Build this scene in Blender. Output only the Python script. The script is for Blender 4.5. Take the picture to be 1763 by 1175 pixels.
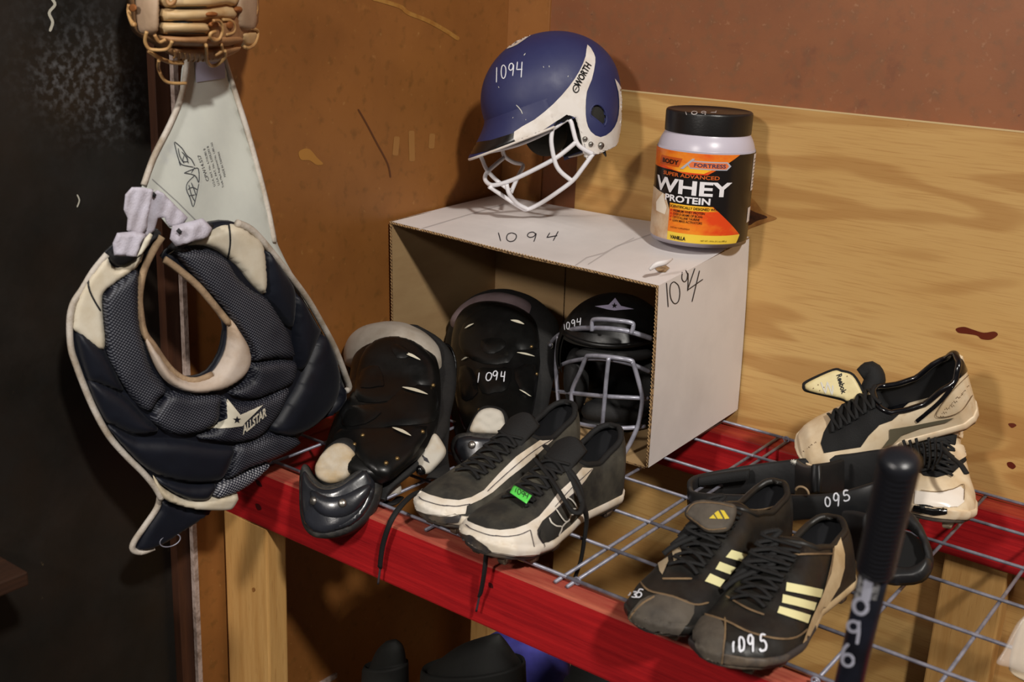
import bpy, bmesh, math, random
from mathutils import Vector, Matrix, noise
from mathutils.bvhtree import BVHTree
from mathutils.geometry import delaunay_2d_cdt
random.seed(7)
for o in list(bpy.data.objects): bpy.data.objects.remove(o)
COL = bpy.context.scene.collection
SC = bpy.context.scene
# ------------------------------------------------------------------ camera
F_PX, CX, CY = 2000.38, 881.5, 587.5
PITCH, ROLL, YAW = .299177607, -.0453428883, -.633227416
_fw = Vector((math.sin(YAW)*math.cos(PITCH), math.cos(YAW)*math.cos(PITCH), -math.sin(PITCH)))
_rt = Vector((math.cos(YAW), -math.sin(YAW), 0))
_dn = _fw.cross(_rt)
_r2 = math.cos(ROLL)*_rt + math.sin(ROLL)*_dn
_d2 = -math.sin(ROLL)*_rt + math.cos(ROLL)*_dn
CAM = Vector((0, 0, .68))
cd = bpy.data.cameras.new('camera'); cam = bpy.data.objects.new('camera', cd); COL.objects.link(cam)
cd.sensor_width = 36; cd.lens = 36*F_PX/1763; cd.clip_start = .02
m3 = Matrix((_r2, -_d2, -_fw)).transposed()
cam.matrix_world = Matrix.Translation(CAM) @ m3.to_4x4()
SC.camera = cam
cd.dof.use_dof = True; cd.dof.focus_distance = 1.72; cd.dof.aperture_fstop = 7.0
# ------------------------------------------------------------------ world, lights, exposure
w = bpy.data.worlds.new('world'); SC.world = w; w.use_nodes = True
w.node_tree.nodes['Background'].inputs[0].default_value = (1.0, .93, .84, 1)
w.node_tree.nodes['Background'].inputs[1].default_value = .072
def area(name, loc, target, size, power, col):
    l = bpy.data.lights.new(name, 'AREA'); l.shape = 'DISK'; l.size = size; l.energy = power; l.color = col
    o = bpy.data.objects.new(name, l); COL.objects.link(o); o.location = loc
    d = Vector(target)-Vector(loc); o.rotation_euler = d.to_track_quat('-Z', 'Y').to_euler(); return o
area('key_lamp', (1.75, -.62, 2.95), (-.95, 1.4, .1), .26, 128, (1, .95, .88))
area('second_lamp', (-.75, -1.5, 1.65), (-.95, 1.4, .2), .30, 38, (1, .93, .86))
SC.view_settings.view_transform = 'Standard'; SC.view_settings.look = 'None'
SC.view_settings.gamma = 1; SC.view_settings.use_curve_mapping = False
SC.view_settings.exposure = 0.0
# ------------------------------------------------------------------ rays through photograph pixels, used to measure where things stand
def ray(u, v): return _r2*(u-CX) + _d2*(v-CY) + _fw*F_PX
def onz(u, v, z): d = ray(u, v); return CAM + d*((z-CAM.z)/d.z)
def ony(u, v, y): d = ray(u, v); return CAM + d*((y-CAM.y)/d.y)
def onx(u, v, x): d = ray(u, v); return CAM + d*((x-CAM.x)/d.x)
def ond(u, v, t): return CAM + ray(u, v)/F_PX*t            # t = distance along the view axis
def proj(p):
    q = Vector(p)-CAM; z = q.dot(_fw); return (q.dot(_r2)/z*F_PX+CX, q.dot(_d2)/z*F_PX+CY)
# ------------------------------------------------------------------ object helpers
WO = {}; GEO = {}
def lin(c):
    r = []
    for x in c[:3]:
        x = x/255 if max(c) > 1.001 else x
        r.append(x/12.92 if x <= .04045 else ((x+.055)/1.055)**2.4)
    return (*r, 1)
def thing(name, label, cat, loc, group=None):
    o = bpy.data.objects.new(name, None); COL.objects.link(o); o.empty_display_size = .03
    o.location = loc; WO[o.name] = Vector(loc); tag(o, label, cat, group); return o
def tag(o, label, cat, group=None):
    o['label'] = label; o['category'] = cat
    if group: o['group'] = group
    return o
def struct(o): o['kind'] = 'structure'; return o
def mesh(name, verts, faces, mat, parent=None, smooth=True, fm=None, cast=True, weld=False):
    verts = [Vector(v) for v in verts]
    if parent is not None: off = WO[parent.name]
    else:
        mn = Vector([min(v[i] for v in verts) for i in range(3)]); mx = Vector([max(v[i] for v in verts) for i in range(3)])
        off = (mn+mx)/2; off.z = mn.z
    me = bpy.data.meshes.new(name); me.from_pydata([v-off for v in verts], [], faces)
    mats = mat if isinstance(mat, (list, tuple)) else [mat]
    for m in mats: me.materials.append(m)
    if fm: me.polygons.foreach_set('material_index', fm)
    if smooth:
        me.polygons.foreach_set('use_smooth', [True]*len(me.polygons))
    me.update()
    o = bpy.data.objects.new(name, me); COL.objects.link(o)
    if parent is not None: o.parent = parent
    else: o.location = off
    WO[o.name] = off
    GEO[o.name] = (verts, [tuple(f) for f in faces])
    return o
def sharp(o, ang=40):
    me = o.data
    bm = bmesh.new(); bm.from_mesh(me); bmesh.ops.recalc_face_normals(bm, faces=bm.faces)
    for e in bm.edges:
        if len(e.link_faces) == 2 and e.calc_face_angle(0) > math.radians(ang): e.smooth = False
    bm.to_mesh(me); bm.free(); return o
_bv = {}
def bvh(objs):
    k = tuple(o.name for o in objs)
    if k not in _bv:
        V = []; Fc = []
        for o in objs:
            v, f = GEO[o.name]; n = len(V); V += v; Fc += [tuple(i+n for i in q) for q in f]
        _bv[k] = BVHTree.FromPolygons(V, Fc)
    return _bv[k]
def hit(u, v, objs, off=.0006):
    d = ray(u, v).normalized(); loc, n, i, t = bvh(objs).ray_cast(CAM, d)
    if loc is None: return None
    if n.dot(d) > 0: n = -n
    return loc + n*off, n
def cat(pts, sub=6, closed=False):
    """Catmull-Rom smoothing of a list of tuples or vectors of any length"""
    P = [tuple(p) for p in pts]; n = len(P); out = []
    rng = range(n if closed else n-1)
    for i in rng:
        if closed: a, b, c, d = P[(i-1) % n], P[i], P[(i+1) % n], P[(i+2) % n]
        else: a, b, c, d = P[max(i-1, 0)], P[i], P[i+1], P[min(i+2, n-1)]
        for k in range(sub):
            t = k/sub
            out.append(tuple(.5*((2*b[j]) + (-a[j]+c[j])*t + (2*a[j]-5*b[j]+4*c[j]-d[j])*t*t + (-a[j]+3*b[j]-3*c[j]+d[j])*t**3) for j in range(len(b))))
    if not closed: out.append(P[-1])
    return out
def tube_geo(pts, r, seg=8, closed=False, flat=1.0, up=None):
    P = [Vector(p) for p in pts]; n = len(P); V = []; Fc = []
    R = r if isinstance(r, (list, tuple)) else [r]*n
    T = []
    for i in range(n):
        a = P[(i-1) % n] if (closed or i > 0) else P[i]; b = P[(i+1) % n] if (closed or i < n-1) else P[i]
        t = (b-a); T.append(t.normalized() if t.length > 1e-9 else Vector((0, 0, 1)))
    u = Vector(up) if up is not None else (Vector((0, 0, 1)) if abs(T[0].z) < .9 else Vector((1, 0, 0)))
    for i in range(n):
        if up is not None: u = Vector(up)
        x = (u - T[i]*u.dot(T[i]))
        if x.length < 1e-6: x = T[i].orthogonal()
        x.normalize(); u = x; y = T[i].cross(x)
        for k in range(seg):
            a = 2*math.pi*k/seg
            V.append(P[i] + x*(math.cos(a)*R[i]*flat) + y*(math.sin(a)*R[i]))
    m = n if closed else n-1
    for i in range(m):
        j = (i+1) % n
        for k in range(seg):
            l = (k+1) % seg
            Fc.append((i*seg+k, i*seg+l, j*seg+l, j*seg+k))
    if not closed:
        Fc.append(tuple(range(seg-1, -1, -1))); Fc.append(tuple(range((n-1)*seg, n*seg)))
    return V, Fc
def tube(name, pts, r, mat, parent, seg=8, closed=False, sm=0, flat=1.0, up=None):
    if sm:
        if isinstance(r, (list, tuple)): r = [q[0] for q in cat([(x,) for x in r], sm, closed)]
        pts = cat(pts, sm, closed)
    v, f = tube_geo(pts, r, seg, closed, flat, up); return mesh(name, v, f, mat, parent)
def join(*gs):
    V = []; Fc = []
    for v, f in gs:
        n = len(V); V += list(v); Fc += [tuple(i+n for i in q) for q in f]
    return V, Fc
def box_geo(x0, x1, y0, y1, z0, z1, b=.002):
    bm = bmesh.new(); bmesh.ops.create_cube(bm, size=1)
    for v in bm.verts: v.co = Vector(((x0+x1)/2+v.co.x*(x1-x0), (y0+y1)/2+v.co.y*(y1-y0), (z0+z1)/2+v.co.z*(z1-z0)))
    if b: bmesh.ops.bevel(bm, geom=bm.edges[:], offset=b, segments=2, affect='EDGES', profile=.6)
    return bm_out(bm)
def bm_out(bm):
    bmesh.ops.recalc_face_normals(bm, faces=bm.faces[:])
    bm.verts.index_update(); r = ([v.co.copy() for v in bm.verts], [tuple(v.index for v in f.verts) for f in bm.faces]); bm.free(); return r
def hexa_geo(c, b=.0):
    """c: 8 corners, bottom four then top four, same winding"""
    bm = bmesh.new(); vs = [bm.verts.new(p) for p in c]
    for q in ((0, 3, 2, 1), (4, 5, 6, 7), (0, 1, 5, 4), (1, 2, 6, 5), (2, 3, 7, 6), (3, 0, 4, 7)): bm.faces.new([vs[i] for i in q])
    if b: bmesh.ops.bevel(bm, geom=bm.edges[:], offset=b, segments=2, affect='EDGES')
    return bm_out(bm)
def slab_geo(quad, th, nu=1, nv=1, f=None):
    """a sheet between four corners a b c d with thickness th along -normal"""
    a, b, c, d = [Vector(q) for q in quad]; n = (b-a).cross(d-a).normalized(); V = []; Fc = []
    for s in (0, 1):
        for j in range(nv+1):
            for i in range(nu+1):
                x, y = i/nu, j/nv
                p = a*(1-x)*(1-y)+b*x*(1-y)+c*x*y+d*(1-x)*y
                if f: p = p + n*f(x, y)
                V.append(p - n*th*s)
    K = (nu+1)*(nv+1); I = lambda i, j, s: s*K+j*(nu+1)+i
    for j in range(nv):
        for i in range(nu):
            Fc.append((I(i, j, 0), I(i+1, j, 0), I(i+1, j+1, 0), I(i, j+1, 0)))
            Fc.append((I(i, j, 1), I(i, j+1, 1), I(i+1, j+1, 1), I(i+1, j, 1)))
    for i in range(nu):
        Fc.append((I(i, 0, 0), I(i, 0, 1), I(i+1, 0, 1), I(i+1, 0, 0))); Fc.append((I(i, nv, 0), I(i+1, nv, 0), I(i+1, nv, 1), I(i, nv, 1)))
    for j in range(nv):
        Fc.append((I(0, j, 0), I(0, j+1, 0), I(0, j+1, 1), I(0, j, 1))); Fc.append((I(nu, j, 0), I(nu, j, 1), I(nu, j+1, 1), I(nu, j+1, 0)))
    return V, Fc
def lathe_geo(prof, centre, axis=(0, 0, 1), seg=64, cap=True):
    ax = Vector(axis).normalized(); x = ax.orthogonal().normalized(); y = ax.cross(x); V = []; Fc = []; c = Vector(centre)
    for r, h in prof:
        for k in range(seg):
            a = 2*math.pi*k/seg; V.append(c+ax*h+(x*math.cos(a)+y*math.sin(a))*r)
    for i in range(len(prof)-1):
        for k in range(seg):
            l = (k+1) % seg; Fc.append((i*seg+k, i*seg+l, (i+1)*seg+l, (i+1)*seg+k))
    if cap: Fc.append(tuple(range(seg-1, -1, -1))); Fc.append(tuple(range((len(prof)-1)*seg, len(prof)*seg)))
    return V, Fc
# ------------------------------------------------------------------ print, paint and overlays laid on real surfaces
def fill2d(poly, step, holes=()):
    """triangulate polygon(s) with inner points: returns pts2d, tris, and distance to outline"""
    def dens(p):
        o = []
        for i in range(len(p)):
            a = Vector(p[i]); b = Vector(p[(i+1) % len(p)]); n = max(1, int((b-a).length/step))
            o += [tuple(a+(b-a)*k/n) for k in range(n)]
        return o
    loops = [dens(poly)]+[dens(h) for h in holes]
    pts = []; edges = []; faces = []
    for L in loops:
        n = len(pts); pts += L; edges += [(n+i, n+(i+1) % len(L)) for i in range(len(L))]
    nb = len(pts); segs = [(Vector(pts[a]), Vector(pts[b])) for a, b in edges]
    xs = [p[0] for p in pts]; ys = [p[1] for p in pts]
    def inside(x, y):
        c = False
        for a, b in segs:
            if (a.y > y) != (b.y > y) and x < (b.x-a.x)*(y-a.y)/(b.y-a.y)+a.x: c = not c
        return c
    def dist(x, y):
        m = 1e9
        for a, b in segs:
            dx, dy = b.x-a.x, b.y-a.y; l = dx*dx+dy*dy
            t = max(0, min(1, ((x-a.x)*dx+(y-a.y)*dy)/l)) if l > 0 else 0
            ex, ey = a.x+dx*t-x, a.y+dy*t-y; e = ex*ex+ey*ey
            if e < m: m = e
        return math.sqrt(m)
    D = [0.0]*nb; y = min(ys)+step*.5; row = 0
    while y < max(ys):
        x = min(xs)+(step*.5 if row % 2 else step)
        while x < max(xs):
            if inside(x, y):
                dd = dist(x, y)
                if dd > step*.45: pts.append((x, y)); D.append(dd)
            x += step
        y += step*.87; row += 1
    vo, eo, fo, ov, oe, of = delaunay_2d_cdt([Vector(p) for p in pts], edges, [], 0, 1e-4)
    DD = [0.0]*len(vo)
    for i, src in enumerate(ov):
        if src: DD[i] = D[src[0]] if src[0] < len(D) else 0
    T = []
    for f in fo:
        cx = sum(vo[i].x for i in f)/len(f); cy = sum(vo[i].y for i in f)/len(f)
        if inside(cx, cy): T.append(tuple(f))
    return [tuple(v) for v in vo], T, DD
def largest(V, Fc):
    par = list(range(len(V)))
    def fd(i):
        while par[i] != i: par[i] = par[par[i]]; i = par[i]
        return i
    for f in Fc:
        for a in f[1:]: par[fd(a)] = fd(f[0])
    cn = {}
    for f in Fc: r = fd(f[0]); cn[r] = cn.get(r, 0)+1
    b = max(cn, key=cn.get); K = [f for f in Fc if fd(f[0]) == b]; used = sorted({i for f in K for i in f}); m = {i: k for k, i in enumerate(used)}
    return [V[i] for i in used], [tuple(m[i] for i in f) for f in K]
def patch(name, poly, objs, mat, parent, off=.0007, step=4, sm=0, lift=0.0, holes=()):
    """an overlay panel or printed field following the real surface under it"""
    if sm: poly = cat(poly, sm, True)
    P, T, D = fill2d(poly, step, holes); V = []; gcx = sum(p[0] for p in poly)/len(poly); gcy = sum(p[1] for p in poly)/len(poly)
    for (x, y), d in zip(P, D):
        o = off + (lift*(1-math.exp(-d/4)) if lift else 0)
        h = hit(x, y, objs, o)
        if not h and d < step*2:
            gx, gy = gcx-x, gcy-y; gl = math.hypot(gx, gy) or 1
            for k in range(1, 7):
                h = hit(x+gx/gl*k*1.3, y+gy/gl*k*1.3, objs, o)
                if h: break
        V.append(h[0] if h else None)
    idx = {}; vv = []; ff = []
    for t in T:
        if any(V[i] is None for i in t): continue
        q = [V[i] for i in t]
        if max((q[0]-q[1]).length, (q[1]-q[2]).length, (q[2]-q[0]).length) > .03: continue
        for i in t:
            if i not in idx: idx[i] = len(vv); vv.append(V[i])
        ff.append(tuple(idx[i] for i in reversed(t)))
    if not ff: return None
    vv, ff = largest(vv, ff)
    return mesh(name, vv, ff, mat, parent)
def stroke_geo(lines, wd, objs, off=.0008, rise=0):
    gs = []
    for L in lines:
        Lp = [Vector(p[:2]) for p in L]; R = [Lp[0]]
        for a, b in zip(Lp, Lp[1:]):
            n = max(1, int((b-a).length/2.0)); R += [a+(b-a)*(k+1)/n for k in range(n)]
        if len(R) < 2: continue
        V = []; Fc = []; prev = None
        for i, p in enumerate(R):
            t = (R[min(i+1, len(R)-1)]-R[max(i-1, 0)]); t = t.normalized() if t.length > 0 else Vector((1, 0))
            nn = Vector((-t.y, t.x)); ww = wd/2*(1 if 0 < i < len(R)-1 else .6)
            a = hit(p.x+nn.x*ww, p.y+nn.y*ww, objs, off); b = hit(p.x-nn.x*ww, p.y-nn.y*ww, objs, off); c = hit(p.x, p.y, objs, off+rise)
            if a and b and c:
                V += [a[0], c[0], b[0]]; k = len(V)-3
                if prev is not None and (V[prev+1]-V[k+1]).length < .02:
                    Fc += [(prev, prev+1, k+1, k), (prev+1, prev+2, k+2, k+1)]
                prev = k
            else: prev = None
        if Fc: gs.append((V, Fc))
    return join(*gs) if gs else None
def stroke(name, lines, wd, objs, mat, parent, off=.0008, sm=0, rise=0):
    if sm: lines = [cat(l, sm) if len(l) > 2 else l for l in lines]
    g = stroke_geo(lines, wd, objs, off, rise)
    if g and len(lines) == 1: g = largest(*g)
    return mesh(name, g[0], g[1], mat, parent) if g else None
DIG = {'1': [[(.5, 0), (.5, 1)]],
 '0': [[(.5, 0), (.2, .12), (.08, .45), (.15, .8), (.42, 1), (.75, .9), (.92, .55), (.85, .2), (.5, 0)]],
 '9': [[(.85, .25), (.6, .02), (.25, .1), (.12, .38), (.35, .55), (.68, .45), (.85, .15), (.82, .5), (.7, 1)]],
 '4': [[(.2, .0), (.1, .5), (.85, .48)], [(.8, 0), (.68, 1)]],
 '5': [[(.85, .02), (.3, .05), (.22, .42), (.6, .38), (.88, .6), (.75, .9), (.3, 1), (.1, .88)]],
 '6': [[(.7, 0), (.3, .3), (.12, .7), (.3, .97), (.65, .97), (.85, .75), (.65, .52), (.3, .58), (.15, .75)]],
 '7': [[(.1, 0), (.9, 0), (.4, 1)]], '3': [[(.1, .08), (.6, 0), (.8, .22), (.4, .45), (.85, .65), (.7, .95), (.1, .92)]]}
def digits(items):
    """items: (char, origin px, x vector px, y vector px)"""
    out = []
    for ch, o, xv, yv in items:
        for L in DIG[ch]:
            q = [(o[0]+xv[0]*a+yv[0]*b, o[1]+xv[1]*a+yv[1]*b) for a, b in L]
            out.append(cat(q, 4) if len(q) > 3 else q)
    return out
def text_geo(s, fn, bold=0.0, shear=0.0, sub=.15, spacing=1.0):
    """text in the built-in font, cap height about .7 per unit, each point sent through fn(x, y)"""
    c = bpy.data.curves.new('t', 'FONT'); c.body = s; c.size = 1; c.offset = bold; c.shear = shear; c.resolution_u = 3; c.space_character = spacing
    o = bpy.data.objects.new('t', c); COL.objects.link(o)
    me = bpy.data.meshes.new_from_object(o.evaluated_get(bpy.context.evaluated_depsgraph_get()))
    bm = bmesh.new(); bm.from_mesh(me); bmesh.ops.triangulate(bm, faces=bm.faces[:])
    for _ in range(3):
        es = [e for e in bm.edges if e.calc_length() > sub*2]
        if not es: break
        bmesh.ops.subdivide_edges(bm, edges=es, cuts=1); bmesh.ops.triangulate(bm, faces=bm.faces[:])
    bm.verts.index_update()
    w = max([v.co.x for v in bm.verts]+[.001])
    V = [fn(v.co.x/w, v.co.y/.69) for v in bm.verts]; Fc = [tuple(v.index for v in f.verts) for f in bm.faces]
    bm.free(); bpy.data.objects.remove(o); bpy.data.curves.remove(c)
    keep = [f for f in Fc if all(V[i] is not None for i in f)]; used = sorted({i for f in keep for i in f}); mp = {i: k for k, i in enumerate(used)}
    return [V[i] for i in used], [tuple(mp[i] for i in f) for f in keep]
def text_px(name, s, o, xv, yv, objs, mat, parent, bold=0, shear=0, off=.0009, spacing=1.0):
    """text printed on a surface: o baseline start, xv whole width vector, yv cap-height vector (px)"""
    def fn(a, b):
        h = hit(o[0]+xv[0]*a+yv[0]*b, o[1]+xv[1]*a+yv[1]*b, objs, off); return h[0] if h else None
    g = text_geo(s, fn, bold, shear, spacing=spacing)
    return mesh(name, g[0], g[1], mat, parent, smooth=False) if g[1] else None
def puff(name, poly, surf, thick, mat, parent, edge=10, step=5, sm=4, back=.004, holes=(), bulge=None, fm=None):
    """a padded panel with real thickness: surf(u, v) -> (point, outward normal) of the base it is sewn to"""
    if sm: poly = cat(poly, sm, True); holes = [cat(h, sm, True) for h in holes]
    P, T, D = fill2d(poly, step, holes); V = []; n = len(P)
    for (x, y), d in zip(P, D):
        p, nn = surf(x, y); t = min(1, d/edge); h = thick*math.sqrt(max(0, 1-(1-t)**2))
        if bulge: h += bulge(x, y, d)
        V.append(p+nn*h)
    for (x, y) in P:
        p, nn = surf(x, y); V.append(p-nn*back)
    ec = {}
    for t in T:
        for a, b in zip(t, t[1:]+t[:1]): ec[(a, b)] = 1
    Fc = [tuple(reversed(t)) for t in T]+[tuple(i+n for i in t) for t in T]
    for (a, b) in ec:
        if (b, a) not in ec: Fc.append((a, b, b+n, a+n))
    return mesh(name, V, Fc, mat, parent)
# ------------------------------------------------------------------ materials (all procedural)
def mat(name, col, rough=.55, metal=0, col2=None, scale=20, lo=.4, hi=.65, bump=0, bscale=None, stretch=(1, 1, 1), detail=6, spec=.5, coat=0, col3=None, scale3=60, lo3=.62, hi3=.7, trans=0, sheen=0, rvar=0, bdist=.002):
    m = bpy.data.materials.new(name); m.use_nodes = True; nt = m.node_tree; N = nt.nodes; L = nt.links; b = N['Principled BSDF']
    b.inputs['Base Color'].default_value = lin(col); b.inputs['Roughness'].default_value = rough; b.inputs['Metallic'].default_value = metal
    b.inputs['Specular IOR Level'].default_value = spec; b.inputs['Coat Weight'].default_value = coat; b.inputs['Transmission Weight'].default_value = trans
    b.inputs['Sheen Weight'].default_value = sheen; b.inputs['Coat Roughness'].default_value = .15
    tc = N.new('ShaderNodeNewGeometry'); mp = N.new('ShaderNodeMapping'); mp.inputs['Scale'].default_value = stretch
    L.new(tc.outputs['Position'], mp.inputs[0])
    def nz(s, d=detail, dist=0):
        n = N.new('ShaderNodeTexNoise'); n.inputs['Scale'].default_value = s; n.inputs['Detail'].default_value = d; n.inputs['Distortion'].default_value = dist
        n.inputs['Roughness'].default_value = .6; L.new(mp.outputs[0], n.inputs[0]); return n
    def ramp(src, a, c):
        r = N.new('ShaderNodeMapRange'); r.inputs[1].default_value = a; r.inputs[2].default_value = c; L.new(src, r.inputs[0]); return r.outputs[0]
    cur = None
    if col2:
        f = ramp(nz(scale).outputs[0], lo, hi); x = N.new('ShaderNodeMix'); x.data_type = 'RGBA'; x.inputs[6].default_value = lin(col); x.inputs[7].default_value = lin(col2)
        L.new(f, x.inputs[0]); cur = x.outputs[2]
    if col3:
        f = ramp(nz(scale3, 8).outputs[0], lo3, hi3); x = N.new('ShaderNodeMix'); x.data_type = 'RGBA'; x.inputs[7].default_value = lin(col3)
        if cur: L.new(cur, x.inputs[6])
        else: x.inputs[6].default_value = lin(col)
        L.new(f, x.inputs[0]); cur = x.outputs[2]
    if cur: L.new(cur, b.inputs['Base Color'])
    if rvar:
        f = ramp(nz(scale*1.7).outputs[0], .35, .7); r = N.new('ShaderNodeMapRange'); r.inputs[3].default_value = rough; r.inputs[4].default_value = rough+rvar; L.new(f, r.inputs[0]); L.new(r.outputs[0], b.inputs['Roughness'])
    if bump:
        n = nz(bscale or scale*4, 5); bp = N.new('ShaderNodeBump'); bp.inputs['Strength'].default_value = bump; bp.inputs['Distance'].default_value = bdist
        L.new(n.outputs[0], bp.inputs['Height']); L.new(bp.outputs[0], b.inputs['Normal'])
    return m
def add_scratches(m, col, scale, lo, hi, stretch=(1, 1, 1), rot=(0, 0, 0), amt=1.0):
    """thin marks of another colour over what the material already has"""
    nt = m.node_tree; N = nt.nodes; L = nt.links; b = N['Principled BSDF']; s = b.inputs['Base Color']
    tc = N.new('ShaderNodeNewGeometry'); mp = N.new('ShaderNodeMapping'); mp.inputs['Scale'].default_value = stretch; mp.inputs['Rotation'].default_value = rot
    L.new(tc.outputs['Position'], mp.inputs[0]); n = N.new('ShaderNodeTexNoise'); n.inputs['Scale'].default_value = scale; n.inputs['Detail'].default_value = 5
    L.new(mp.outputs[0], n.inputs[0]); r = N.new('ShaderNodeMapRange'); r.inputs[1].default_value = lo; r.inputs[2].default_value = hi; r.inputs[4].default_value = amt; L.new(n.outputs[0], r.inputs[0])
    x = N.new('ShaderNodeMix'); x.data_type = 'RGBA'; x.inputs[7].default_value = lin(col); L.new(r.outputs[0], x.inputs[0])
    if s.links: L.new(s.links[0].from_socket, x.inputs[6])
    else: x.inputs[6].default_value = s.default_value
    L.new(x.outputs[2], s); return m
def wood(name, a, b_, stretch, scale=6, rough=.6, dark=None, wave=False, bump=.15, spec=.3, knot=None):
    """grain runs along the axis with the small stretch value"""
    m = mat(name, a, rough, col2=b_, scale=scale, lo=.35, hi=.68, stretch=stretch, detail=8, bump=bump, bscale=scale*4, spec=spec)
    if dark: add_scratches(m, dark, scale*6, .58, .75, stretch, amt=.55)
    return m
# ------------------------------------------------------------------ the room
WX, WY, FLZ = -1.29, 1.705, -.80         # left wall plane, back wall plane, floor
PLY = 1.69                                # face of the plywood sheet on the back wall
m_left = mat('brown_hardboard', (146, 94, 44), .42, col2=(126, 79, 36), scale=3, bump=.05, bscale=260, col3=(176, 122, 62), scale3=9, lo3=.66, hi3=.86, rvar=.15)
add_scratches(m_left, (205, 165, 100), 14, .74, .78, (1, 1, .35), (0, .5, .6), .6); add_scratches(m_left, (70, 40, 18), 20, .74, .78, (1, .5, 1), (.6, .2, 0), .7)
add_scratches(m_left, (96, 66, 26), 55, .56, .72, amt=.45); add_scratches(m_left, (176, 132, 76), 90, .66, .78, amt=.5); add_scratches(m_left, (222, 200, 160), 55, .765, .80, amt=.8)
m_back = mat('brown_back_board', (142, 88, 54), .5, col2=(124, 76, 48), scale=3.5, bump=.05, bscale=240, col3=(108, 66, 46), scale3=16, lo3=.62, hi3=.8)
add_scratches(m_back, (60, 38, 30), 30, .76, .8, (1.2, 1, .5), (0, .4, 0), .8); add_scratches(m_back, (160, 60, 40), 22, .79, .82, (.4, 1, 2), (0, 0, 0), .8); add_scratches(m_back, (112, 82, 56), 60, .5, .72, amt=.5); add_scratches(m_back, (178, 130, 96), 120, .64, .76, amt=.4); add_scratches(m_back, (58, 44, 40), 46, .74, .79, (1, 1, 1.6), (0, .5, 0), .8)
m_black = mat('black_painted_board', (26, 24, 21), .36, col2=(38, 30, 24), scale=5, lo=.45, hi=.75, bump=.12, bscale=90, col3=(92, 80, 56), scale3=38, lo3=.70, hi3=.8, rvar=.25, spec=.45)
def plyw(name, base, dk, lt):
    m = mat(name, base, .48, col2=lt, scale=1.6, lo=.3, hi=.75, stretch=(1, 1, 2.6), detail=3, bump=.04, bscale=200, spec=.35)
    nt = m.node_tree; N = nt.nodes; L = nt.links; b = N['Principled BSDF']; s = b.inputs['Base Color'].links[0].from_socket
    g = N.new('ShaderNodeNewGeometry'); mp = N.new('ShaderNodeMapping'); mp.inputs['Scale'].default_value = (1, 1, 5.5); mp.inputs['Rotation'].default_value = (0, -.06, 0); L.new(g.outputs['Position'], mp.inputs[0])
    n = N.new('ShaderNodeTexNoise'); n.inputs['Scale'].default_value = 1.5; n.inputs['Detail'].default_value = 2.5; n.inputs['Distortion'].default_value = .4; L.new(mp.outputs[0], n.inputs[0])
    mu = N.new('ShaderNodeMath'); mu.operation = 'MULTIPLY'; mu.inputs[1].default_value = 34; L.new(n.outputs[0], mu.inputs[0])
    s1 = N.new('ShaderNodeMath'); s1.operation = 'SINE'; L.new(mu.outputs[0], s1.inputs[0])
    fr = N.new('ShaderNodeMath'); fr.operation = 'MULTIPLY_ADD'; fr.inputs[1].default_value = .5; fr.inputs[2].default_value = .5; L.new(s1.outputs[0], fr.inputs[0])
    r = N.new('ShaderNodeMapRange'); r.interpolation_type = 'SMOOTHSTEP'; r.inputs[1].default_value = .35; r.inputs[2].default_value = .93; r.inputs[4].default_value = .5; L.new(fr.outputs[0], r.inputs[0])
    x = N.new('ShaderNodeMix'); x.data_type = 'RGBA'; x.inputs[7].default_value = lin(dk); L.new(r.outputs[0], x.inputs[0]); L.new(s, x.inputs[6])
    mp2 = N.new('ShaderNodeMapping'); mp2.inputs['Scale'].default_value = (2.2, 1, 70); mp2.inputs['Rotation'].default_value = (0, -.05, 0); L.new(g.outputs['Position'], mp2.inputs[0])
    n2 = N.new('ShaderNodeTexNoise'); n2.inputs['Scale'].default_value = 6; n2.inputs['Detail'].default_value = 6; L.new(mp2.outputs[0], n2.inputs[0])
    r2 = N.new('ShaderNodeMapRange'); r2.inputs[1].default_value = .5; r2.inputs[2].default_value = .8; r2.inputs[4].default_value = .6; L.new(n2.outputs[0], r2.inputs[0])
    x2 = N.new('ShaderNodeMix'); x2.data_type = 'RGBA'; x2.inputs[7].default_value = lin(dk); L.new(r2.outputs[0], x2.inputs[0]); L.new(x.outputs[2], x2.inputs[6])
    L.new(x2.outputs[2], b.inputs['Base Color']); return m
m_ply = plyw('plywood_sheet', (190, 146, 84), (158, 108, 54), (206, 168, 108)); add_scratches(m_ply, (110, 60, 28), 34, .765, .80, (1, 1, 2.4), amt=.8)
m_stud = wood('stud_wood', (200, 152, 88), (172, 122, 64), (9, 9, .8), 7, dark=(120, 80, 40))
m_dkstud = wood('dark_stud', (74, 44, 28), (52, 30, 20), (9, 9, .8), 7)
m_white_edge = mat('painted_edge', (178, 158, 148), .7, col2=(120, 100, 88), scale=70, lo=.45, hi=.7, bump=.6, bscale=160)
m_floor = mat('dark_floor', (46, 36, 28), .7, col2=(30, 24, 20), scale=6)
fl = struct(mesh('floor', *box_geo(-3.2, 2.2, -2.0, WY+.05, FLZ-.04, FLZ, 0), m_floor, smooth=False))
wl = struct(mesh('wall_left', *box_geo(WX-.006, WX, .984, WY, FLZ, 1.6, .0008), m_left, smooth=False))
wb = struct(mesh('wall_back', *box_geo(-1.9, 1.6, WY, WY+.02, FLZ, 1.6, 0), m_back, smooth=False))
bs = mesh('corner_board', *box_geo(WX, -1.2, WY-.004, WY+.001, FLZ, 1.6, .0008), m_left, wb, smooth=False)
ply = mesh('plywood_sheet', *box_geo(-1.118, 1.5, PLY, WY+.0005, FLZ+.02, .516, .0006), m_ply, wb, smooth=False)
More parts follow.
